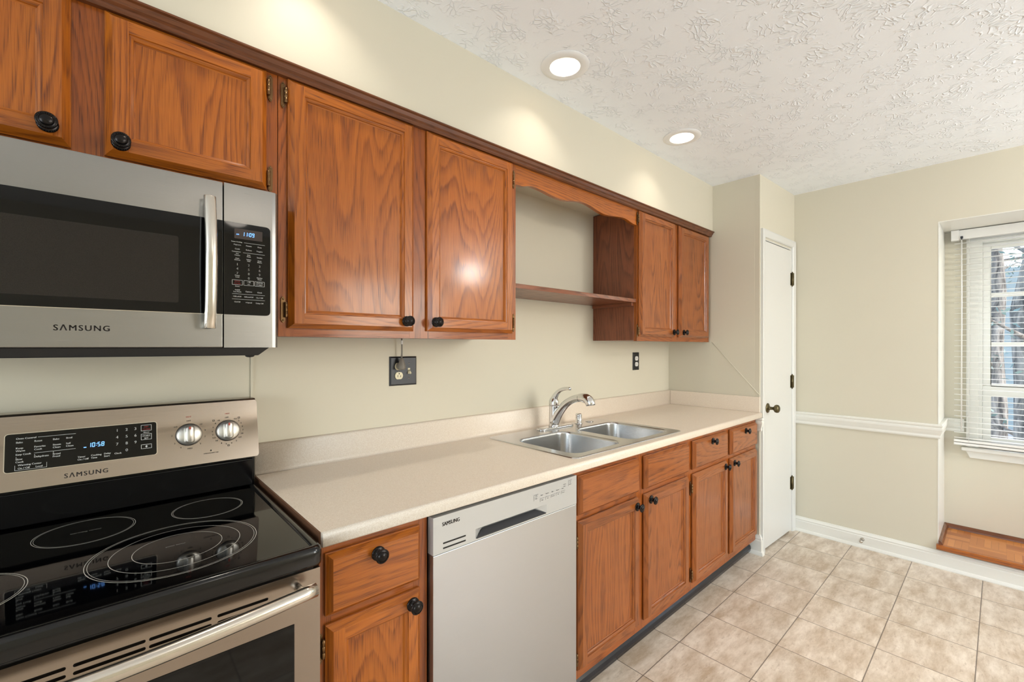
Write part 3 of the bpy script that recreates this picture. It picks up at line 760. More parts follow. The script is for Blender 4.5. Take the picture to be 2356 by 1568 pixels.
rs = [0.0265 - 0.0075 * min(1, i / 12) for i in range(len(sp))]
b.tube(sp, rs, 20); ob = b.build('spout', 'chrome', t)
b = MB()
hp = bez([(FX, FY - 0.168, 1.0905), (FX, FY - 0.210, 1.094), (FX, FY - 0.234, 1.088), (FX, FY - 0.238, 1.058)], 12)
b.tube(hp, [0.0192, 0.0205, 0.022, 0.023, 0.0235, 0.0238, 0.0238, 0.0238, 0.0238, 0.0238, 0.0235, 0.0230, 0.0225], 20)
b.build('spray_head', 'chrome', t)
b = MB()
b.lathe([(0.0258, 0.1195), (0.0262, 0.124), (0.0255, 0.140), (0.0205, 0.152), (0.012, 0.159), (0, 0.161)], (FX, FY, RZT), n=28)
lv = bez([(FX, FY + 0.006, 1.050), (FX, FY - 0.010, 1.105), (FX, FY - 0.050, 1.135), (FX, FY - 0.115, 1.129)], 14)
b.tube(lv, [0.021, 0.020, 0.0185, 0.017, 0.0155, 0.014, 0.0125, 0.0115, 0.0105, 0.010, 0.0095, 0.009, 0.0085, 0.008, 0.006], 14, flat=[(1, max(0.45, 1 - i * 0.05)) for i in range(15)])
b.build('lever', 'chrome', t)
b = MB(); b.lathe([(0, 0.0003), (0.0215, 0.0003), (0.021, 0.004), (0.0175, 0.006), (0.0175, 0.028), (0.0165, 0.030), (0.0165, 0.032), (0.0182, 0.034), (0.0182, 0.037), (0.0165, 0.039), (0.0165, 0.041), (0.0182, 0.043), (0.0182, 0.050), (0.014, 0.055), (0, 0.056)], (1.912, -0.120, RZT), n=28)
b.build('air_gap', 'chrome', None, label='small chrome dishwasher air gap cap standing on the sink deck', category='air gap')
b = MB(); b.lathe([(0, 0.0003), (0.022, 0.0003), (0.0215, 0.003), (0.016, 0.0045), (0, 0.005)], (2.010, -0.118, RZT), n=28)
b.build('hole_cover', 'steel_sink', None, label='flat round steel hole cover at the right end of the sink deck', category='cover')

# ------------------------------------------------------------------ outlets and cords on the wall
def duplex(parent, x, z, mat, y):
    b = MB()
    pts = []
    for k in range(28):
        a = 2 * PI * k / 28; px = 0.0175 * math.cos(a); pz = 0.0175 * math.sin(a); pz = max(-0.0145, min(0.0145, pz)); pts.append((x + px, z + pz))
    b.extrude(pts, 1, y, y - 0.0045); o = b.build('receptacle', mat, parent, 0.0008)
    s = MB()
    for dx, hh in ((-0.0065, 0.0045), (0.0065, 0.0038)): s.box(x + dx - 0.001, x + dx + 0.001, y - 0.0049, y - 0.0046, z - 0.006 - 0.0, z - 0.006 + hh * 2)
    s.lathe([(0, 0.0001), (0.0026, 0.0001), (0.0026, 0.0004), (0, 0.0004)], (x, y - 0.0045, z + 0.0085), (0, -1, 0), 12)
    s.build('slots', 'dark', o); return o
t = thing('wall_plate', 'wide charcoal wall plate with outlet and toggle switch beneath the tall cabinet', 'outlet', (0.912, -0.003, 1.180))
b = MB(); L = []
for off, dp in ((0, 0.0002), (0.0, 0.0025), (0.006, 0.0068)):
    L.append([(0.8505 + off, -dp, 1.1795 + off), (0.9745 - off, -dp, 1.1795 + off), (0.9745 - off, -dp, 1.2995 - off), (0.8505 + off, -dp, 1.2995 - off)])
b.loft(L, cap0=True, cap1=True); b.build('plate', 'plate', t)
duplex(t, 0.8895, 1.2205, 'ivory', -0.0068); duplex(t, 0.8895, 1.2590, 'ivory', -0.0068)
b = MB(); b.box(0.9315, 0.9415, -0.0078, -0.0066, 1.227, 1.251)
b.build('switch_slot', 'ivory', t)
b = MB(); b.tube([(0.9365, -0.007, 1.241), (0.9365, -0.014, 1.236), (0.9365, -0.021, 1.229)], [0.0045, 0.0042, 0.0040], 10); b.build('toggle', 'ivory', t, 0.0)
for sx_, sz_ in ((0.9365, 1.270), (0.9365, 1.209), (0.8895, 1.2398)):
    b = MB(); b.lathe([(0, 0), (0.0028, 0), (0.0026, 0.001), (0, 0.0014)], (sx_, -0.0068, sz_), (0, -1, 0), 12); b.build('screw', 'nickel', t)
t = thing('power_cord', 'grey plug and cord hanging from the tall cabinet to the charcoal plate', 'cord', (0.893, -0.03, 1.245))
b = MB(); px = 0.8905
b.lathe([(0, -0.001), (0.013, -0.001), (0.0165, 0.004), (0.0160, 0.012), (0.0120, 0.028), (0.0085, 0.040), (0.0078, 0.041), (0.0078, 0.045), (0, 0.0455)], (px + 0.001, -0.0285, 1.2475), n=20)
b.lathe([(0, 0), (0.0145, 0), (0.0145, 0.006), (0.010, 0.013), (0, 0.014)], (px, -0.0114, 1.2600), (0, -1, 0), 20)
b.build('plug', 'grey_plastic', t)
b = MB(); b.tube([(px + 0.001, -0.0285, 1.292), (px + 0.002, -0.029, 1.32), (px + 0.001, -0.030, 1.350), (px, -0.031, 1.3734)], [0.0040, 0.0032, 0.0030, 0.0030], 10); b.build('cord', 'grey_plastic', t)
b = MB(); b.box(px - 0.003, px + 0.004, -0.034, -0.027, 1.350, 1.366); b.build('clip', 'white_plastic', t)
t = thing('wall_plate', 'single black outlet plate with white sockets above the counter near the corner', 'outlet', (2.6655, -0.003, 1.1815))
b = MB(); L = []
for off, dp in ((0, 0.0002), (0.0, 0.0025), (0.004, 0.0055)):
    L.append([(2.6285 + off, -dp, 1.1815 + off), (2.7035 - off, -dp, 1.1815 + off), (2.7035 - off, -dp, 1.3015 - off), (2.6285 + off, -dp, 1.3015 - off)])
b.loft(L, cap0=True, cap1=True); b.build('plate', 'black_plastic', t)
duplex(t, 2.666, 1.2605, 'white_plastic', -0.0055); duplex(t, 2.666, 1.2215, 'white_plastic', -0.0055)
b = MB(); b.box(0.3525, 0.3600, -0.005, 0, 1.017, 1.345); struct(b, 'trim_wall_bead', 'wall')
b = MB(); b.tube([(X_END - 0.0012, -0.322, 1.3725), (X_END - 0.0012, -0.629, 1.0300)], 0.0022, 8)
b.build('cable', 'wall', None, label='thin cream painted cable running diagonally down the side wall in the counter corner', category='cable')

# ------------------------------------------------------------------ recessed lights
LAB = ['round white recessed ceiling light over the stove, left of the frame', 'round white recessed ceiling light, the nearer and larger of the two lit ones', 'round white recessed ceiling light, the farther and smaller of the two lit ones']
def downlight(x, y, label, power):
    t = thing('recessed_light', label, 'ceiling light', (x, y, Z_C), 'recessed ceiling lights')
    b = MB(); b.lathe([(0.060, -0.0055), (0.0625, -0.0065), (0.080, -0.0055), (0.0955, -0.0025), (0.0965, -0.0004), (0.086, -0.0003)], (x, y, Z_C), n=48); b.build('trim_ring', 'trim_ring', t)
    b = MB(); b.lathe([(0.060, -0.0055), (0.0595, 0.0), (0.0560, 0.040), (0.0520, 0.075)], (x, y, Z_C), n=48); b.build('baffle', 'can', t)
    b = MB(); b.lathe([(0.0520, 0.0), (0.0400, -0.001), (0.030, -0.006), (0, -0.009)], (x, y, Z_C + 0.075), n=32); b.build('lens', 'lamp_glow', t)
    l = bpy.data.lights.new('lamp', 'AREA'); l.shape = 'DISK'; l.size = 0.066; l.energy = power; l.color = (1.0, 0.92, 0.81)
    o = bpy.data.objects.new('lamp', l); COL.objects.link(o); o.parent = t; o.location = (0, 0, 0.060)
for (x, y), lb in zip(LAMPS, LAB): downlight(x, y, lb, 2.5)
for i, (x, y) in enumerate(ADDED_REAR_LAMPS): downlight(x, y, ('added recessed fill light behind the camera at the stove end', 'added recessed fill light behind the camera toward the dining end')[i], 14)

for lx, ly, gr, lb in ((3.12, -3.1, 0.125, 'added round frosted lamp over the dining end behind the camera'), (0.70, -2.9, 0.095, 'small added frosted lamp behind the camera facing the stove')):
    t = thing('added_ceiling_lamp', lb, 'lamp', (lx, ly, Z_C))  # lamps added out of view to give the door and steel highlights
    st = 0.13 if gr > 0.1 else 0.05
    b = MB(); b.lathe([(0, -0.0003), (0.075, -0.0003), (0.075, -0.018), (0.014, -0.026), (0.014, -st), (0.04, -st - 0.02), (0, -st - 0.022)], (lx, ly, Z_C), n=32); b.build('canopy', 'bronze', t)
    b = MB(); b.sphere((lx, ly, Z_C - st - 0.015 - gr * 0.92), gr, 32, 0, (1, 1, 0.92)); b.build('globe', 'globe_glow' if gr > 0.1 else 'globe_dim', t)
# ------------------------------------------------------------------ dishwasher
t = thing('dishwasher', 'stainless steel built-in dishwasher under the counter', 'dishwasher', (0.961, -0.32, 0.0))
DX0, DX1, DY = 0.6575, 1.2655, -0.6395
b = MB(); b.box(DX0 + 0.003, DX1 - 0.003, -0.612, -0.03, 0.10, 0.868); b.box(DX0 + 0.003, DX1 - 0.003, -0.55, -0.03, 0.001, 0.10); b.build('body', 'black_side', t)
b = MB(); b.box(DX0, DX1, DY, -0.6125, 0.105, 0.7670); b.build('door_panel', 'steel_bright', t, 0.0012)
b = MB()
y0 = DY
zt, zb, zm = 0.8720, 0.7685, 0.8010
hx0, hx1 = 0.803, 1.108
# control fascia with a scooped handle pocket
b.flat([[(DX0, y0, zb), (DX1, y0, zb), (DX1, y0, zt), (DX0, y0, zt)], [(hx0, y0, 0.7745), (hx1, y0, 0.7745), (hx1, y0, 0.8035), (hx0, y0, 0.8035)]])
b.add([(DX0, y0, zt), (DX1, y0, zt), (DX1, -0.6125, zt), (DX0, -0.6125, zt)], [(0, 1, 2, 3)])
b.add([(DX0, y0, zb), (DX1, y0, zb), (DX1, -0.6125, zb), (DX0, -0.6125, zb)], [(0, 1, 2, 3)])
b.add([(DX0, y0, zb), (DX0, y0, zt), (DX0, -0.6125, zt), (DX0, -0.6125, zb)], [(0, 1, 2, 3)])
b.add([(DX1, y0, zb), (DX1, y0, zt), (DX1, -0.6125, zt), (DX1, -0.6125, zb)], [(0, 1, 2, 3)])
ob = b.build('control_panel', 'dw_grey', t)
b = MB()
P0 = [(hx0, y0, 0.7745), (hx1, y0, 0.7745), (hx1, y0, 0.8035), (hx0, y0, 0.8035)]
P1 = [(hx0 + 0.045, y0 + 0.024, 0.7790), (hx1 - 0.045, y0 + 0.024, 0.7790), (hx1 - 0.045, y0 + 0.017, 0.8005), (hx0 + 0.045, y0 + 0.017, 0.8005)]
b.loft([P0, P1], cap1=True); b.build('handle_recess', 'dw_grey', ob)
b = MB(); b.add([(hx0 + 0.006, y0 - 0.0004, 0.7765), (hx1 - 0.004, y0 - 0.0004, 0.7765), (hx1 - 0.040, y0 + 0.015, 0.7920), (hx0 + 0.036, y0 + 0.015, 0.7920)], [(0, 1, 2, 3)])
b.box(hx0 + 0.004, hx1 - 0.004, y0 - 0.0006, y0 + 0.002, 0.7735, 0.7765)
b.build('handle_shadow_slot', 'plate', ob)
b = MB(); b.box(0.6895, 0.7670, y0 - 0.0004, y0 + 0.001, 0.7925, 0.7968); b.box(0.6895, 0.7670, y0 - 0.0004, y0 + 0.001, 0.7787, 0.7830); b.build('vent_slot', 'dark', ob)
to = lambda u, v: (u, y0 - 0.0006, v)
b = MB(); text_into(b, 'SAMSUNG', 0.0150, 0.7160, 0.8430, to, sx=0.86, bold=0.0005); b.build('logo', 'ink_dark', ob)
b = MB()
line_rect(b, 1.0455, 1.066, 0.8285, 0.8480, 0.0010, to, 0, 'lt'); line_rect(b, 1.2195, 1.2385, 0.8420, 0.8620, 0.0010, to, 0, 'lt')
for i in range(5):
    u = 1.0750 + i * 0.0265; v = 0.8195 + i * 0.0006; line_rect(b, u, u + 0.021, v, v + 0.0105, 0.0008, to, 0, 'lt')
    text_into(b, ('Delay', 'Sani', 'Hi-Temp', 'Half', 'Control')[i], 0.0042, u + 0.011, v + 0.003, to)
    text_into(b, ('Heavy', 'Normal', 'Light', 'Express', 'Rinse')[i], 0.0046, u + 0.008, 0.8395, to)
text_into(b, 'Start', 0.0048, 1.0570, 0.8330, to); text_into(b, 'Power', 0.0048, 1.2300, 0.8460, to)
text_into(b, 'Sanitize', 0.0048, 1.1990, 0.8520, to); text_into(b, 'Clean', 0.0048, 1.1990, 0.8450, to)
line_rect(b, 1.054, 1.060, 0.839, 0.845, 0.0007, to); line_rect(b, 1.227, 1.233, 0.852, 0.858, 0.0007, to)
b.build('buttons', 'ink_grey', ob)
b = MB(); b.box(DX0 + 0.0, DX1, -0.5505, -0.545, 0.002, 0.10); b.build('toe_panel', 'black_plastic', t)

# ------------------------------------------------------------------ microwave
t = thing('microwave', 'stainless over-the-range microwave mounted under the short wall cabinet', 'microwave', (-0.038, -0.2, 1.318))
MX0, MX1, MZ0, MZ1, MY = -0.4135, 0.3350, 1.3385, 1.7425, -0.401
b = MB(); b.box(MX0 + 0.002, MX1 - 0.010, MY + 0.030, -0.002, MZ0, 1.7440); b.build('body', 'black_side', t)
b = MB(); b.loft([[(MX0 + 0.01, -0.385, 1.3383), (0.316, -0.385, 1.3383), (0.316, -0.01, 1.3383), (MX0 + 0.01, -0.01, 1.3383)],
                  [(MX0 + 0.02, -0.378, 1.318), (0.292, -0.378, 1.318), (0.292, -0.02, 1.318), (MX0 + 0.02, -0.02, 1.318)]], cap0=True, cap1=True)
b.sphere((0.275, -0.365, 1.3175), 0.006, 10, 0, (2, 1, .8))
b.build('underside', 'black_plastic', t, 0.003)
GZ0, GZ1 = 1.4200, 1.6490
spl_x = 0.2108
b = MB()
b.box(MX0, spl_x - 0.0012, MY, MY + 0.029, MZ0, MZ1); dr = b.build('door', 'steel', t, 0.0022)
b = MB(); b.box(MX0 + 0.028, spl_x - 0.0014, MY - 0.0014, MY + 0.002, GZ0, GZ1); b.build('door_glass', 'black_glass', dr, 0.0008)
b = MB(); pts = rrect(MX0 + 0.085, 0.1225, 1.4420, 1.5955, 0.004, 4); b.add([(x, MY - 0.0017, z) for x, z in pts], [tuple(range(len(pts)))]); b.build('window_screen', 'mw_window', dr)
b = MB(); b.box(MX0 + 0.028, spl_x - 0.0013, MY - 0.0016, MY, GZ0 - 0.0016, GZ0 - 0.0002); b.build('glass_edge', 'steel_v', dr)
to = lambda u, v: (u, MY - 0.0004, v)
b = MB(); text_into(b, 'S\u039bMSUNG', 0.0165, -0.0370, 1.3735, to, sx=0.98, bold=0.0004, sp=1.22); b.build('logo', 'ink_dark', dr)
# handle: bowed bar
b = MB(); hp = []
for i in range(25):
    s_ = i / 24; z = 1.3835 + s_ * (1.6965 - 1.3835); bow = math.sin(PI * s_) ** 0.8
    hp.append([(0.1800 + dx * 0.0125, MY - 0.020 - 0.022 * bow + dy, z) for dx, dy in [(math.cos(a), -abs(math.sin(a)) ** 0.8 * 0.011 if math.sin(a) > 0 else -math.sin(a) * 0.006) for a in [2 * PI * k / 18 for k in range(18)]]])
b.loft(hp, smooth=True, cap0=True, cap1=True)
b.box(0.1700, 0.1900, MY - 0.020, MY - 0.0005, 1.3865, 1.4010); b.box(0.1700, 0.1900, MY - 0.020, MY - 0.0005, 1.679, 1.6935)
b.build('handle', 'steel_v', dr, 0.001)
b = MB()
# control side with rounded right edge
prof = [(spl_x + 0.0012, MY + 0.029), (spl_x + 0.0012, MY), (MX1 - 0.016, MY), (MX1 - 0.008, MY + 0.002), (MX1 - 0.003, MY + 0.007), (MX1, MY + 0.014), (MX1, MY + 0.029)]
b.loft([[(x, y, MZ0) for x, y in prof], [(x, y, MZ1) for x, y in prof]], cap0=True, cap1=True)
cp = b.build('control_panel', 'steel', t)
b = MB(); pts = [(x, z) for x, z in rrect(spl_x - 0.02, 0.3140, GZ0, GZ1 - 0.0005, 0.010, 6) if x > spl_x + 0.02]
pts = [(spl_x + 0.0014, GZ0)] + pts + [(spl_x + 0.0014, GZ1 - 0.0005)]
b.extrude(pts, 1, MY - 0.0014, MY + 0.001); b.build('keypad_glass', 'black_glass', cp)
b = MB(); b.add([(0.2335, MY - 0.0018, 1.6095), (0.2955, MY - 0.0018, 1.6095), (0.2955, MY - 0.0018, 1.6345), (0.2335, MY - 0.0018, 1.6345)], [(0, 1, 2, 3)]); b.build('display_window', 'display', cp)
to = lambda u, v: (u, MY - 0.0022, v)
b = MB(); seven(b, '11:09', 0.0098, 0.2500, 1.6175, to); text_into(b, 'AM', 0.0042, 0.2405, 1.6185, to); b.build('clock_digits', 'led', cp)
b = MB(); q = MB()
c1, c2, c3 = 0.2398, 0.2648, 0.2890
tl = lambda s, u, v, sz=0.0046: text_into(b, s, sz, u, v, to)
b_line = lambda u0, u1, v: b.add([to(u0, v), to(u1, v), to(u1, v + 0.0005), to(u0, v + 0.0005)], [(0, 1, 2, 3)])
tl('Sensor Cooking', 0.2385, 1.6000, 0.0036); b_line(0.2540, 0.3010, 1.6005)
for s_, u in (('Popcorn', c1), ('Potato', c2), ('Pizza', c3)): tl(s_, u, 1.5925)
for s_, u in (('Cook', c1), ('Reheat', c2), ('Veggies', c3)): tl(s_, u, 1.5820)
tl('Convenience', 0.2375, 1.5755, 0.0036); b_line(0.2520, 0.3010, 1.5755)
tl('Pot', c1, 1.5705, 0.004); tl('Cheese', c1, 1.5665, 0.004); tl('Kids', c2, 1.5695, 0.004); tl('Meals', c2, 1.5655, 0.004); tl('Snacks', c3, 1.5660)
tl('Auto', c1, 1.5590, 0.004); tl('Defrost', c1, 1.5550, 0.004); tl('Soften', c2, 1.5585, 0.004); tl('Melt', c2, 1.5545, 0.004); tl('Keep', c3, 1.5580, 0.004); tl('Warm', c3, 1.5540, 0.004)
for r, row in enumerate(('123', '456', '789')):
    for ch, u in zip(row, (c1, c2, c3)): tl(ch, u, 1.5425 - r * 0.0108, 0.0082)
tl('0', c2, 1.5100, 0.0082); tl('Power', c1, 1.5165, 0.004); tl('Level', c1, 1.5125, 0.004); tl('Kitchen', c3, 1.5145, 0.004); tl('Timer', c3, 1.5105, 0.004)
for u in (c1, c2, c3): line_rect(b, u - 0.0112, u + 0.0112, 1.4940, 1.5065, 0.0006, to)
text_into(q, 'STOP', 0.0050, c1, 1.5012, to); text_into(q, 'CLEAR', 0.0050, c1, 1.4960, to)
tl('+30', c2, 1.5010, 0.005); tl('sec', c2, 1.4965, 0.0042); tl('ENTER', c3, 1.5012, 0.005); tl('START', c3, 1.4960, 0.005)
tl('Demo', c1, 1.4895, 0.0038); tl('On/Off', c1, 1.4805, 0.0036); tl('Eco Mode', c1, 1.4760, 0.0042); tl('Options', c2, 1.4775, 0.0045); tl('Clock', c3, 1.4770, 0.0045)
b_line(0.2285, 0.3010, 1.4715); tl('Hi/Lo/Off', c1, 1.4640, 0.0044); tl('Hi/Low/Off', c2, 1.4640, 0.0044); tl('On / Off', c3, 1.4635, 0.0044)
b_line(0.2285, 0.3010, 1.4585); tl('On/Off', c1, 1.4505, 0.0044); tl('4 Speed', c2, 1.4500, 0.0044); tl('Delay Off', c3, 1.4495, 0.0044)
b.build('keypad_print', 'ink_white', cp); q.build('stop_key_print', 'ink_red', cp)

# ------------------------------------------------------------------ range
t = thing('electric_range', 'stainless electric range with black glass cooktop', 'stove', (-0.034, -0.33, 0.0))
GX0, GX1 = -0.4180, 0.3505
GZ = 0.9045
b = MB(); b.box(GX0 + 0.004, GX1 - 0.004, -0.630, -0.02, 0.03, 0.868); b.build('body', 'black_side', t)
# cooktop frame with rounded front lip
b = MB()
fo = rrect(GX0, GX1, -0.690, -0.060, 0.022, 6)
def ins(o, z, r=0.022): return [(x, y, z) for x, y in rrect(GX0 + o, GX1 - o, -0.690 + o, -0.060 - o, max(r - o, 0.004), 6)]
b.loft([ins(0.001, 0.8690), ins(0.0, 0.8740), ins(0.0, 0.8960), ins(0.002, 0.9030), ins(0.006, 0.9075), ins(0.012, 0.9085), ins(0.019, 0.9080), ins(0.022, 0.9048)], smooth=True, cap0=True)
b.build('cooktop_frame', 'black_enamel', t)
b = MB(); b.loft([ins(0.0215, 0.9035), ins(0.0215, GZ)], cap0=True, cap1=True); ct = b.build('cooktop_glass', 'black_glass', t)
b = MB()
def annulus(cx, cy, r, w, n=96):
    lo = [[(cx + q * math.cos(2 * PI * i / n), cy + q * math.sin(2 * PI * i / n), GZ + 0.0003) for i in range(n)] for q in (r - w / 2, r + w / 2)]
    b.loft(lo)
for cx, cy, rs_ in ((-0.036, -0.226, (0.0890, 0.0855)), (0.203, -0.236, (0.0790, 0.0760)), (0.1145, -0.474, (0.1480, 0.1435)), (-0.2175, -0.474, (0.1095, 0.1055))):
    for q, w in zip(rs_, (0.0011, 0.0007)): annulus(cx, cy, q, w)
annulus(0.1155, -0.474, 0.1140, 0.0010); annulus(0.1165, -0.474, 0.0785, 0.0010); annulus(-0.2175, -0.474, 0.075, 0.001)
toc = lambda u, v: (u, v, GZ + 0.0003)
text_into(b, 'warming center', 0.0085, -0.036, -0.229, toc); text_into(b, 'power burner', 0.0062, 0.112, -0.462, toc)
b.build('burner_rings', 'ring', ct)
# backguard
ang = math.atan2(1.172 - 1.003, 0.033)      # slope of the control face
BT = Matrix.Translation((0, -0.1155, 1.0025)) @ Matrix.Rotation(-(PI / 2 - ang), 4, 'X')   # local z up the slope, -y outwards
BH = 0.1725
b = MB(); b.box(GX0 + 0.004, GX1 - 0.006, -0.094, -0.024, 0.9085, 1.004); b.extrude([(-0.100, 0.9088), (-0.094, 0.9088), (-0.094, 0.990), (-0.104, 0.990), (-0.1035, 0.985)], 0, GX0 + 0.010, GX1 - 0.012)
b.build('back_riser', 'black_enamel', t, 0.002)
b = MB(); b.extrude([(-0.114, 1.0045), (-0.0805, 1.1725), (-0.0745, 1.1765), (-0.022, 1.1765), (-0.022, 1.0045)], 0, GX0 + 0.002, GX1 - 0.001); b.build('backguard_housing', 'steel_warm', t, 0.0015)
b = MB(BT); pts = rrect(GX0, GX1 + 0.0015, -0.003, BH, 0.0085, 6)
b.extrude(pts, 1, -0.0025, 0.004); pn = b.build('control_panel', 'steel_warm', t, 0.0008)
b = MB(BT); b.box(-0.06, -0.04, -0.003, 0.0, -0.012, -0.004); 
tb = lambda u, v: (u, -0.0052, v)
gl = MB(BT); pts = rrect(-0.1775, 0.1020, 0.0410, 0.1300, 0.006, 5); gl.extrude(pts, 1, -0.0044, -0.002); gl.build('display_glass', 'black_glass', pn)
gl = MB(BT); o1 = [(x, -0.0046, z) for x, z in rrect(-0.1792, 0.1037, 0.0393, 0.1317, 0.0075, 5)]; o2 = [(x, -0.0046, z) for x, z in rrect(-0.1775, 0.1020, 0.0410, 0.1300, 0.006, 5)]
o0 = [(x, -0.0024, z) for x, z in rrect(-0.1796, 0.1041, 0.0389, 0.1321, 0.008, 5)]
gl.loft([o0, o1, o2]); gl.build('display_bezel', 'steel_v', pn)
tb = lambda u, v: (u, -0.0050, v)
b = MB(BT); seven(b, '10:58', 0.0112, -0.0355, 0.0800, tb, slant=0.05)
b.add([tb(-0.0435, 0.0800), tb(-0.0385, 0.0800), tb(-0.0385, 0.0820), tb(-0.0435, 0.0820)], [(0, 1, 2, 3)]); b.build('clock_digits', 'led', pn)
b = MB(BT); q = MB(BT)
tl = lambda s, u, v, sz=0.0058, al='LEFT': text_into(b, s, sz, u, v, tb, 0, al, bold=0.00015)
ln = lambda u0, u1, v: b.add([tb(u0, v), tb(u1, v), tb(u1, v + 0.0007), tb(u0, v + 0.0007)], [(0, 1, 2, 3)])
u_ = [-0.1600, -0.1300, -0.0985, -0.0755]
tl('Oven Control', u_[0], 0.1165); ln(-0.1240, -0.0580, 0.1180)
for s_, u in zip(('Bake', 'Roast', 'Bake', 'Broil'), u_): tl(s_, u, 0.1075)
for (a, c_), u in zip((('Keep', 'Warm'), ('Favorite', 'Cook'), ('Steam', 'Clean'), ('Self', 'Clean')), u_): tl(a, u, 0.0940); tl(c_, u, 0.0875)
tl('Easy Cook', u_[0], 0.0790); ln(-0.1300, -0.0580, 0.0805)
tl('1', u_[0], 0.0730, .004); tl('Slow', u_[0], 0.0680); tl('Cook', u_[0], 0.0615); tl('2', u_[1], 0.0750, .004); tl('Dehydrate', u_[1], 0.0700); tl('3', u_[2], 0.0770, .004); tl('Bread', u_[2], 0.0715); tl('Proof', u_[2], 0.0655)
line_rect(b, -0.1610, -0.1080, 0.0440, 0.0560, 0.0006, tb, 0, 'lrb'); tl('Warming Center', -0.1560, 0.0540, 0.0056); tl('On / Off', -0.1560, 0.0465, 0.0056); tl('Level', -0.1270, 0.0465, 0.0056)
tl('Timer', -0.0545, 0.0565); tl('On / Off', -0.0545, 0.0500); tl('Cooking', -0.0300, 0.0570); tl('Time', -0.0300, 0.0505); tl('Delay', -0.0055, 0.0575); tl('Start', -0.0055, 0.0510); tl('Clock', 0.0150, 0.0545)
for r, row in enumerate(('123', '456', '789', ' 0 ')):
    for ch, u in zip(row, (0.0205, 0.0395, 0.0575)):
        if ch != ' ': tl(ch, u, 0.1130 - r * 0.0180, 0.0100, 'CENTER')
for i, vv in enumerate((0.1080, 0.0840, 0.0600)): line_rect(b, 0.0690, 0.0915, vv, vv + (0.0160 if i < 2 else 0.0115), 0.0009, tb)
text_into(q, 'OFF', 0.0055, 0.0803, 0.1170, tb); text_into(q, 'CLEAR', 0.0055, 0.0803, 0.1105, tb)
tl('Silence', 0.0803, 0.1025, 0.0045, 'CENTER'); tl('START', 0.0803, 0.0925, 0.0058, 'CENTER'); tl('SET', 0.0803, 0.0860, 0.0058, 'CENTER')
b.add([tb(0.0773, 0.0655), tb(0.0803, 0.0690), tb(0.0833, 0.0655)], [(0, 1, 2)]); b.add([tb(0.0788, 0.0630), tb(0.0818, 0.0630), tb(0.0818, 0.0655), tb(0.0788, 0.0655)], [(0, 1, 2, 3)])
b.build('keypad_print', 'ink_white', pn); q.build('off_key_print', 'ink_red', pn)
b = MB(BT); tb2 = lambda u, v: (u, -0.0030, v)
text_into(b, 'S\u039bMSUNG', 0.0155, -0.0375, 0.0110, tb2, sx=0.98, bold=0.0004, sp=1.25); b.build('logo', 'ink_dark', pn)
# burner knobs and their dial print
for kx, kz, marks in ((0.1755, 0.0850, [('OFF', 90), ('LO', 140), ('2', 178), ('3', 212), ('4', 240), ('MED', 272), ('5', 312), ('7', 345), ('8', 12), ('HI', 42)]),
                      (0.2715, 0.0850, [('OFF', 92), ('LO', 58), ('2', 42), ('4', 28), ('6', 12), ('8', -4), ('HI', -20), ('LO', -38), ('2', -58), ('4', -78), ('6', -98), ('8', -116), ('HI', -138), ('LO', 206), ('2', 192), ('4', 178), ('6', 160), ('8', 142), ('HI', 125)])):
    k = MB(BT)
    dl = MB(BT); q = MB(BT)
    k.lathe([(0, 0.0026), (0.0315, 0.0026), (0.0315, 0.004), (0, 0.004)], (kx, 0, kz), (0, -1, 0), 40)
    k.build('knob_skirt', 'black_plastic', pn)
    k = MB(BT)
    k.lathe([(0.0, 0.004), (0.0298, 0.004), (0.0302, 0.006), (0.0285, 0.010), (0.0262, 0.0125), (0.0, 0.0130)], (kx, 0, kz), (0, -1, 0), 48)
    gp = rrect(kx - 0.0085, kx + 0.0085, kz - 0.0245, kz + 0.0245, 0.0082, 6)
    k.loft([[(kx + (x - kx) * s1, -h, kz + (z - kz) * s2) for x, z in gp] for s1, s2, h in ((1.55, 1.05, 0.0122), (1.2, 1.03, 0.016), (1.02, 1.0, 0.024), (0.96, 0.97, 0.0265), (0.88, 0.93, 0.0275))], smooth=True, cap1=True)
    ko = k.build('burner_knob', 'knob_satin', pn)
    k = MB(BT); k.add([(kx - 0.0022, -0.0277, kz + 0.0135), (kx + 0.0022, -0.0277, kz + 0.0135), (kx + 0.0022, -0.0277, kz + 0.0215), (kx - 0.0022, -0.0277, kz + 0.0215)], [(0, 1, 2, 3)]); k.build('knob_mark', 'red_mark', pn)
    for s_, a in marks:
        R_ = 0.0395; a = math.radians(a); text_into(dl, s_, 0.0058, kx + R_ * math.cos(a), kz + R_ * math.sin(a) - 0.002, tb2)
    text_into(q, 'HOT', 0.0058, kx, 0.0850 + 0.0490, tb2); q.build('hot_mark', 'red_mark', pn)
    if kx < 0.2: dl.build('dial_print', 'ink_dark', pn)
for u0, v0 in ((0.2690, 0.0378), (0.2985, 0.1180), (0.2330, 0.1160)):
    ic = MB(BT); line_rect(ic, u0, u0 + 0.0055, v0, v0 + 0.0050, 0.0013, tb2); ic.build('dial_icon', 'ink_dark', pn)
il = MB(BT); text_into(il, 'SURFACE UNIT ON', 0.0042, 0.2270, 0.0235, tb2); il.lathe([(0, 0.0030), (0.0022, 0.0030), (0.0018, 0.0036), (0, 0.0038)], (0.2270, 0, 0.0320), (0, -1, 0), 12); il.build('indicator', 'ink_dark', pn)
dl.build('dial_print', 'ink_dark', pn)
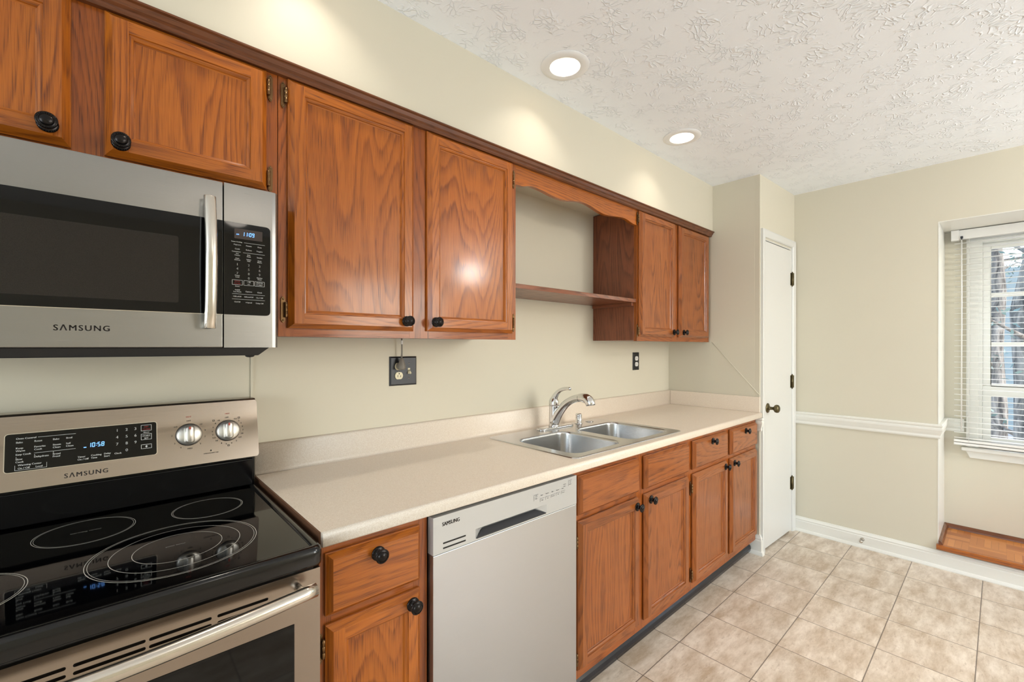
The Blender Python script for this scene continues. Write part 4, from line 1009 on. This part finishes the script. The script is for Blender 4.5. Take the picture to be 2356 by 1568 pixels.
# oven door
b = MB(); OX0, OX1, OY = GX0 + 0.003, GX1 + 0.0005, -0.661
slots = []
for (a, c_) in ((0.1580, 0.2470), (0.0555, 0.1490), (-0.0410, 0.0530 - 0.002), (-0.1400, -0.0490), (-0.2400, -0.150)):
    for zz in (0.8190, 0.8060): slots.append((a, c_, zz))
outer = [(OX0, OY, 0.20), (OX1, OY, 0.20), (OX1, OY, 0.8505), (OX0, OY, 0.8505)]
hl = [[(x, OY, z) for x, z in rrect(a, c_, zz - 0.0030, zz + 0.0030, 0.0028, 3)] for a, c_, zz in slots]
b.flat([outer] + hl)
for lp in hl: b.loft([lp, [(x, y + 0.010, z) for x, y, z in lp]])
b.add([(OX0, OY, 0.8505), (OX1, OY, 0.8505), (OX1, -0.635, 0.8505), (OX0, -0.635, 0.8505)], [(0, 1, 2, 3)])
b.add([(OX1, OY, 0.20), (OX1, OY, 0.8505), (OX1, -0.635, 0.8505), (OX1, -0.635, 0.20)], [(0, 1, 2, 3)])
b.add([(OX0, OY, 0.20), (OX0, OY, 0.8505), (OX0, -0.635, 0.8505), (OX0, -0.635, 0.20)], [(0, 1, 2, 3)])
b.add([(OX0, OY, 0.20), (OX1, OY, 0.20), (OX1, -0.635, 0.20), (OX0, -0.635, 0.20)], [(0, 1, 2, 3)])
od = b.build('oven_door', 'steel_warm', t)
b = MB(); b.box(OX0 + 0.004, OX1 - 0.004, OY + 0.010, -0.636, 0.205, 0.846); b.build('door_liner', 'black_side', od)
b = MB(); b.box(OX0 + 0.055, 0.2975, OY - 0.0012, OY + 0.002, 0.33, 0.7455); b.build('oven_window', 'black_glass', od, 0.0006)
b = MB(); hz = 0.8245; hy = OY - 0.040; hp = []
for i in range(31):
    s_ = i / 30; x = GX0 + 0.022 + s_ * (0.3285 - (GX0 + 0.022)); hp.append((x, hy - 0.026 * math.sin(PI * s_), hz - 0.006 * math.sin(PI * s_)))
b.tube(hp, 0.0145, 20, flat=(1.0, 1.0)); b.build('handle', 'steel_v', od)
for xx in (GX0 + 0.045, 0.305):
    b = MB(); b.tube([(xx, OY - 0.0003, hz - 0.004), (xx, hy, hz - 0.003)], 0.0080, 14); b.build('handle_post', 'steel_v', od)
b = MB(); b.box(OX0, OX1, OY, -0.635, 0.045, 0.195); b.build('storage_drawer', 'steel_warm', t, 0.002)

# ------------------------------------------------------------------ alcove: ledge, window, blind
t = thing('window_ledge', 'low parquet ledge with dark molding below the alcove window', 'ledge', (3.95, -2.0, AZ0))
b = MB(); b.box(X_FAR + 0.001, AX - 0.001, AR + 0.001, AY - 0.005, AZ0 + 0.0005, 0.140); b.build('parquet_top', 'parquet', t)
b = MB(); b.extrude([(X_FAR - 0.0005, 0.1145), (X_FAR - 0.026, 0.1145), (X_FAR - 0.029, 0.118), (X_FAR - 0.029, 0.136), (X_FAR - 0.024, 0.1425), (X_FAR + 0.004, 0.1425), (X_FAR + 0.004, 0.1403), (X_FAR - 0.0005, 0.1403)], 1, AR + 0.002, AY + 0.004); b.build('nosing', 'oak', t)
b = MB(); sh = [(0, 0), (0.020, 0), (0.019, 0.008), (0.014, 0.018), (0.007, 0.024), (0, 0.026)]
b.extrude([(AX - 0.0005 - o, 0.1402 + z) for o, z in sh], 1, AR + 0.02, AY - 0.006); b.build('shoe_molding', 'molding', t)
b = MB(); b.extrude([(AY - 0.0045 - o, 0.1402 + z) for o, z in sh], 0, X_FAR - 0.012, AX - 0.012); b.build('shoe_molding', 'molding', t)

wn1 = MB()
# casing, jamb, sashes
def rect_frame_x(b, x0, x1, ya, yb, za, zb, w, ws=None):
    ws = ws or w
    b.box(x0, x1, ya, ya + w, za, zb); b.box(x0, x1, yb - w, yb, za, zb); b.box(x0, x1, ya + w, yb - w, za, za + ws); b.box(x0, x1, ya + w, yb - w, zb - ws, zb)
wn1.box(AX - 0.018, AX, WY0 - 0.002, WY0 + 0.055, 0.692, 2.075); wn1.box(AX - 0.018, AX, WY1 - 0.055, WY1 + 0.002, 0.692, 2.075); wn1.box(AX - 0.018, AX, WY1 + 0.002, WY0 - 0.002, 2.025, 2.075)
wi = struct(wn1, 'window_1', 'white', 0.003)
b = MB(); rect_frame_x(b, AX + 0.0, AX + 0.115, WY1, WY0, 0.692, WZ1, 0.018); b.build('window_jamb', 'white', wi)
def sash(x, za, zb, rows, wbot, wtop):
    b = MB(); ya, yb = WY1 + 0.018, WY0 - 0.018; w = 0.037
    b.box(x, x + 0.034, ya, ya + w, za, zb); b.box(x, x + 0.034, yb - w, yb, za, zb)
    b.box(x, x + 0.034, ya + w, yb - w, za, za + wbot); b.box(x, x + 0.034, ya + w, yb - w, zb - wtop, zb)
    for z in rows: b.box(x + 0.008, x + 0.026, ya + w, yb - w, z - 0.014, z + 0.014)
    for k in (1, 2): 
        y = ya + w + (yb - ya - 2 * w) * k / 3; b.box(x + 0.009, x + 0.025, y - 0.010, y + 0.010, za + wbot, zb - wtop)
    s = b.build('sash', 'white', wi, 0.002)
    g = MB(); g.box(x + 0.015, x + 0.019, ya + w - 0.003, yb - w + 0.003, za + wbot - 0.003, zb - wtop + 0.003); g.build('window_pane', 'glass', s)
sash(AX + 0.060, 1.045, 2.012, (1.674, 1.357), 0.060, 0.040)
sash(AX + 0.022, 0.712, 1.090, (), 0.050, 0.062)
b = MB(); b.box(AX - 0.050, AX + 0.10, WY1 - 0.075, WY0 + 0.076, 0.668, 0.692); b.build('window_sill', 'white', wi, 0.005)
b = MB(); b.extrude([(-1.528, 0.668), (-1.548, 0.622), (WY1 - 0.038, 0.622), (WY1 - 0.058, 0.668)], 0, AX - 0.018, AX - 0.0003); b.build('apron', 'white', wi, 0.002)

t = thing('window_blind', 'white horizontal slatted blind hanging in the alcove window', 'blind', (4.10, -2.0, 0.70))
BX, BY0, BY1 = 4.095, -1.478, -2.64
b = MB(); b.box(BX - 0.024, BX + 0.026, BY1, BY0 + 0.012, 2.034, 2.094); b.build('headrail', 'white_plastic', t, 0.003)
b = MB(); b.box(BX - 0.0275, BX + 0.028, BY0 - 0.022, BY0 + 0.016, 2.030, 2.0965); b.build('end_bracket', 'white_plastic', t, 0.002)
b = MB()
z = 2.012
while z > 0.745:
    prof = [(-0.019, 0.0), (-0.010, 0.0016), (0.0, 0.0022), (0.010, 0.0016), (0.019, 0.0), (0.019, -0.0009), (0.0, 0.0010), (-0.019, -0.0009)]
    b.loft([[(BX + px, BY0, z + pz) for px, pz in prof], [(BX + px, BY1, z + pz) for px, pz in prof]], cap0=True, cap1=True)
    z -= 0.0350
b.build('slats', 'slat', t)
b = MB(); b.box(BX - 0.020, BX + 0.020, BY1, BY0 + 0.002, 0.706, 0.722); b.box(BX - 0.020, BX + 0.020, BY1, BY0 + 0.002, 0.7255, 0.7415); b.build('bottom_rail', 'white_plastic', t, 0.003)
b = MB()
for yy in (-1.545, -1.98, -2.42):
    for dx in (-0.0195, 0.0195): b.tube([(BX + dx, yy, 0.722), (BX + dx, yy, 2.034)], 0.0011, 6)
b.build('ladder_cord', 'white_plastic', t)
b = MB(); b.tube([(BX - 0.032, -1.5115, 2.030), (BX - 0.036, -1.513, 1.60), (BX - 0.034, -1.512, 0.80)], 0.0035, 8); b.build('tilt_wand', 'white_plastic', t)
b = MB(); b.box(BX - 0.036, BX - 0.025, -1.518, -1.506, 2.038, 2.052); b.box(BX - 0.034, BX - 0.027, -1.5145, -1.5095, 2.024, 2.038); b.build('tilt_hook', 'plate', t)

# ------------------------------------------------------------------ outdoors, beyond the window
b = MB(); b.box(4.75, 60, -40, 40, -1.1, -1.0); b.build('yard_ground', 'ground', None, label='pale leaf-strewn yard seen through the blind', category='ground', kind='structure')
def tree(x, y, r, h, label, seed):
    rnd = random.Random(seed)
    t = thing('tree', label, 'tree', (x, y, -1.0))
    b = MB(); pts = [(x + rnd.uniform(-.08, .08) * i / 3, y + rnd.uniform(-.08, .08) * i / 3, -1.0 + h * i / 8) for i in range(9)]
    b.tube(pts, [r * (1 - 0.07 * i) for i in range(9)], 14)
    lf = MB()
    br = b
    for k in range(26):
        zz = rnd.uniform(0.2, h - 1.4); a = rnd.uniform(0, 2 * PI); L_ = rnd.uniform(.7, 1.8)
        p0 = Vector((x, y, zz - 0.2)); d_ = Vector((math.cos(a), math.sin(a), rnd.uniform(-.1, .5)))
        br.tube([p0, p0 + d_ * L_ * .5, p0 + d_ * L_], [0.035, 0.02, 0.008], 6)
        for q in range(22):
            c = p0 + d_ * L_ * rnd.uniform(.3, 1.05) + Vector((rnd.gauss(0, .14), rnd.gauss(0, .14), rnd.gauss(0, .12)))
            e1 = Vector((rnd.gauss(0, 1), rnd.gauss(0, 1), rnd.gauss(0, 1))).normalized() * .10; e2 = Vector((rnd.gauss(0, 1), rnd.gauss(0, 1), rnd.gauss(0, 1))).normalized() * .02
            lf.add([c, c + e1 * .5 + e2, c + e1, c + e1 * .5 - e2], [(0, 1, 2, 3)])
    br.build('trunk', 'bark', t); lf.build('foliage', 'needles', t)
tree(9.0, -1.93, 0.16, 7.5, 'pale-barked tree standing nearest outside the window', 1)
tree(12.5, -1.55, 0.22, 9, 'tree a little farther off, left of the nearest one outside', 2)
tree(14.5, -3.6, 0.25, 9, 'tree in the yard to the right of the nearest one', 3)
b = MB(); b.box(19.0, 24.0, -9.0, 4.5, -1.0, 3.6)
b.build('house', 'siding', None, label='blue-grey sided house blurred far behind the trees outside', category='house')
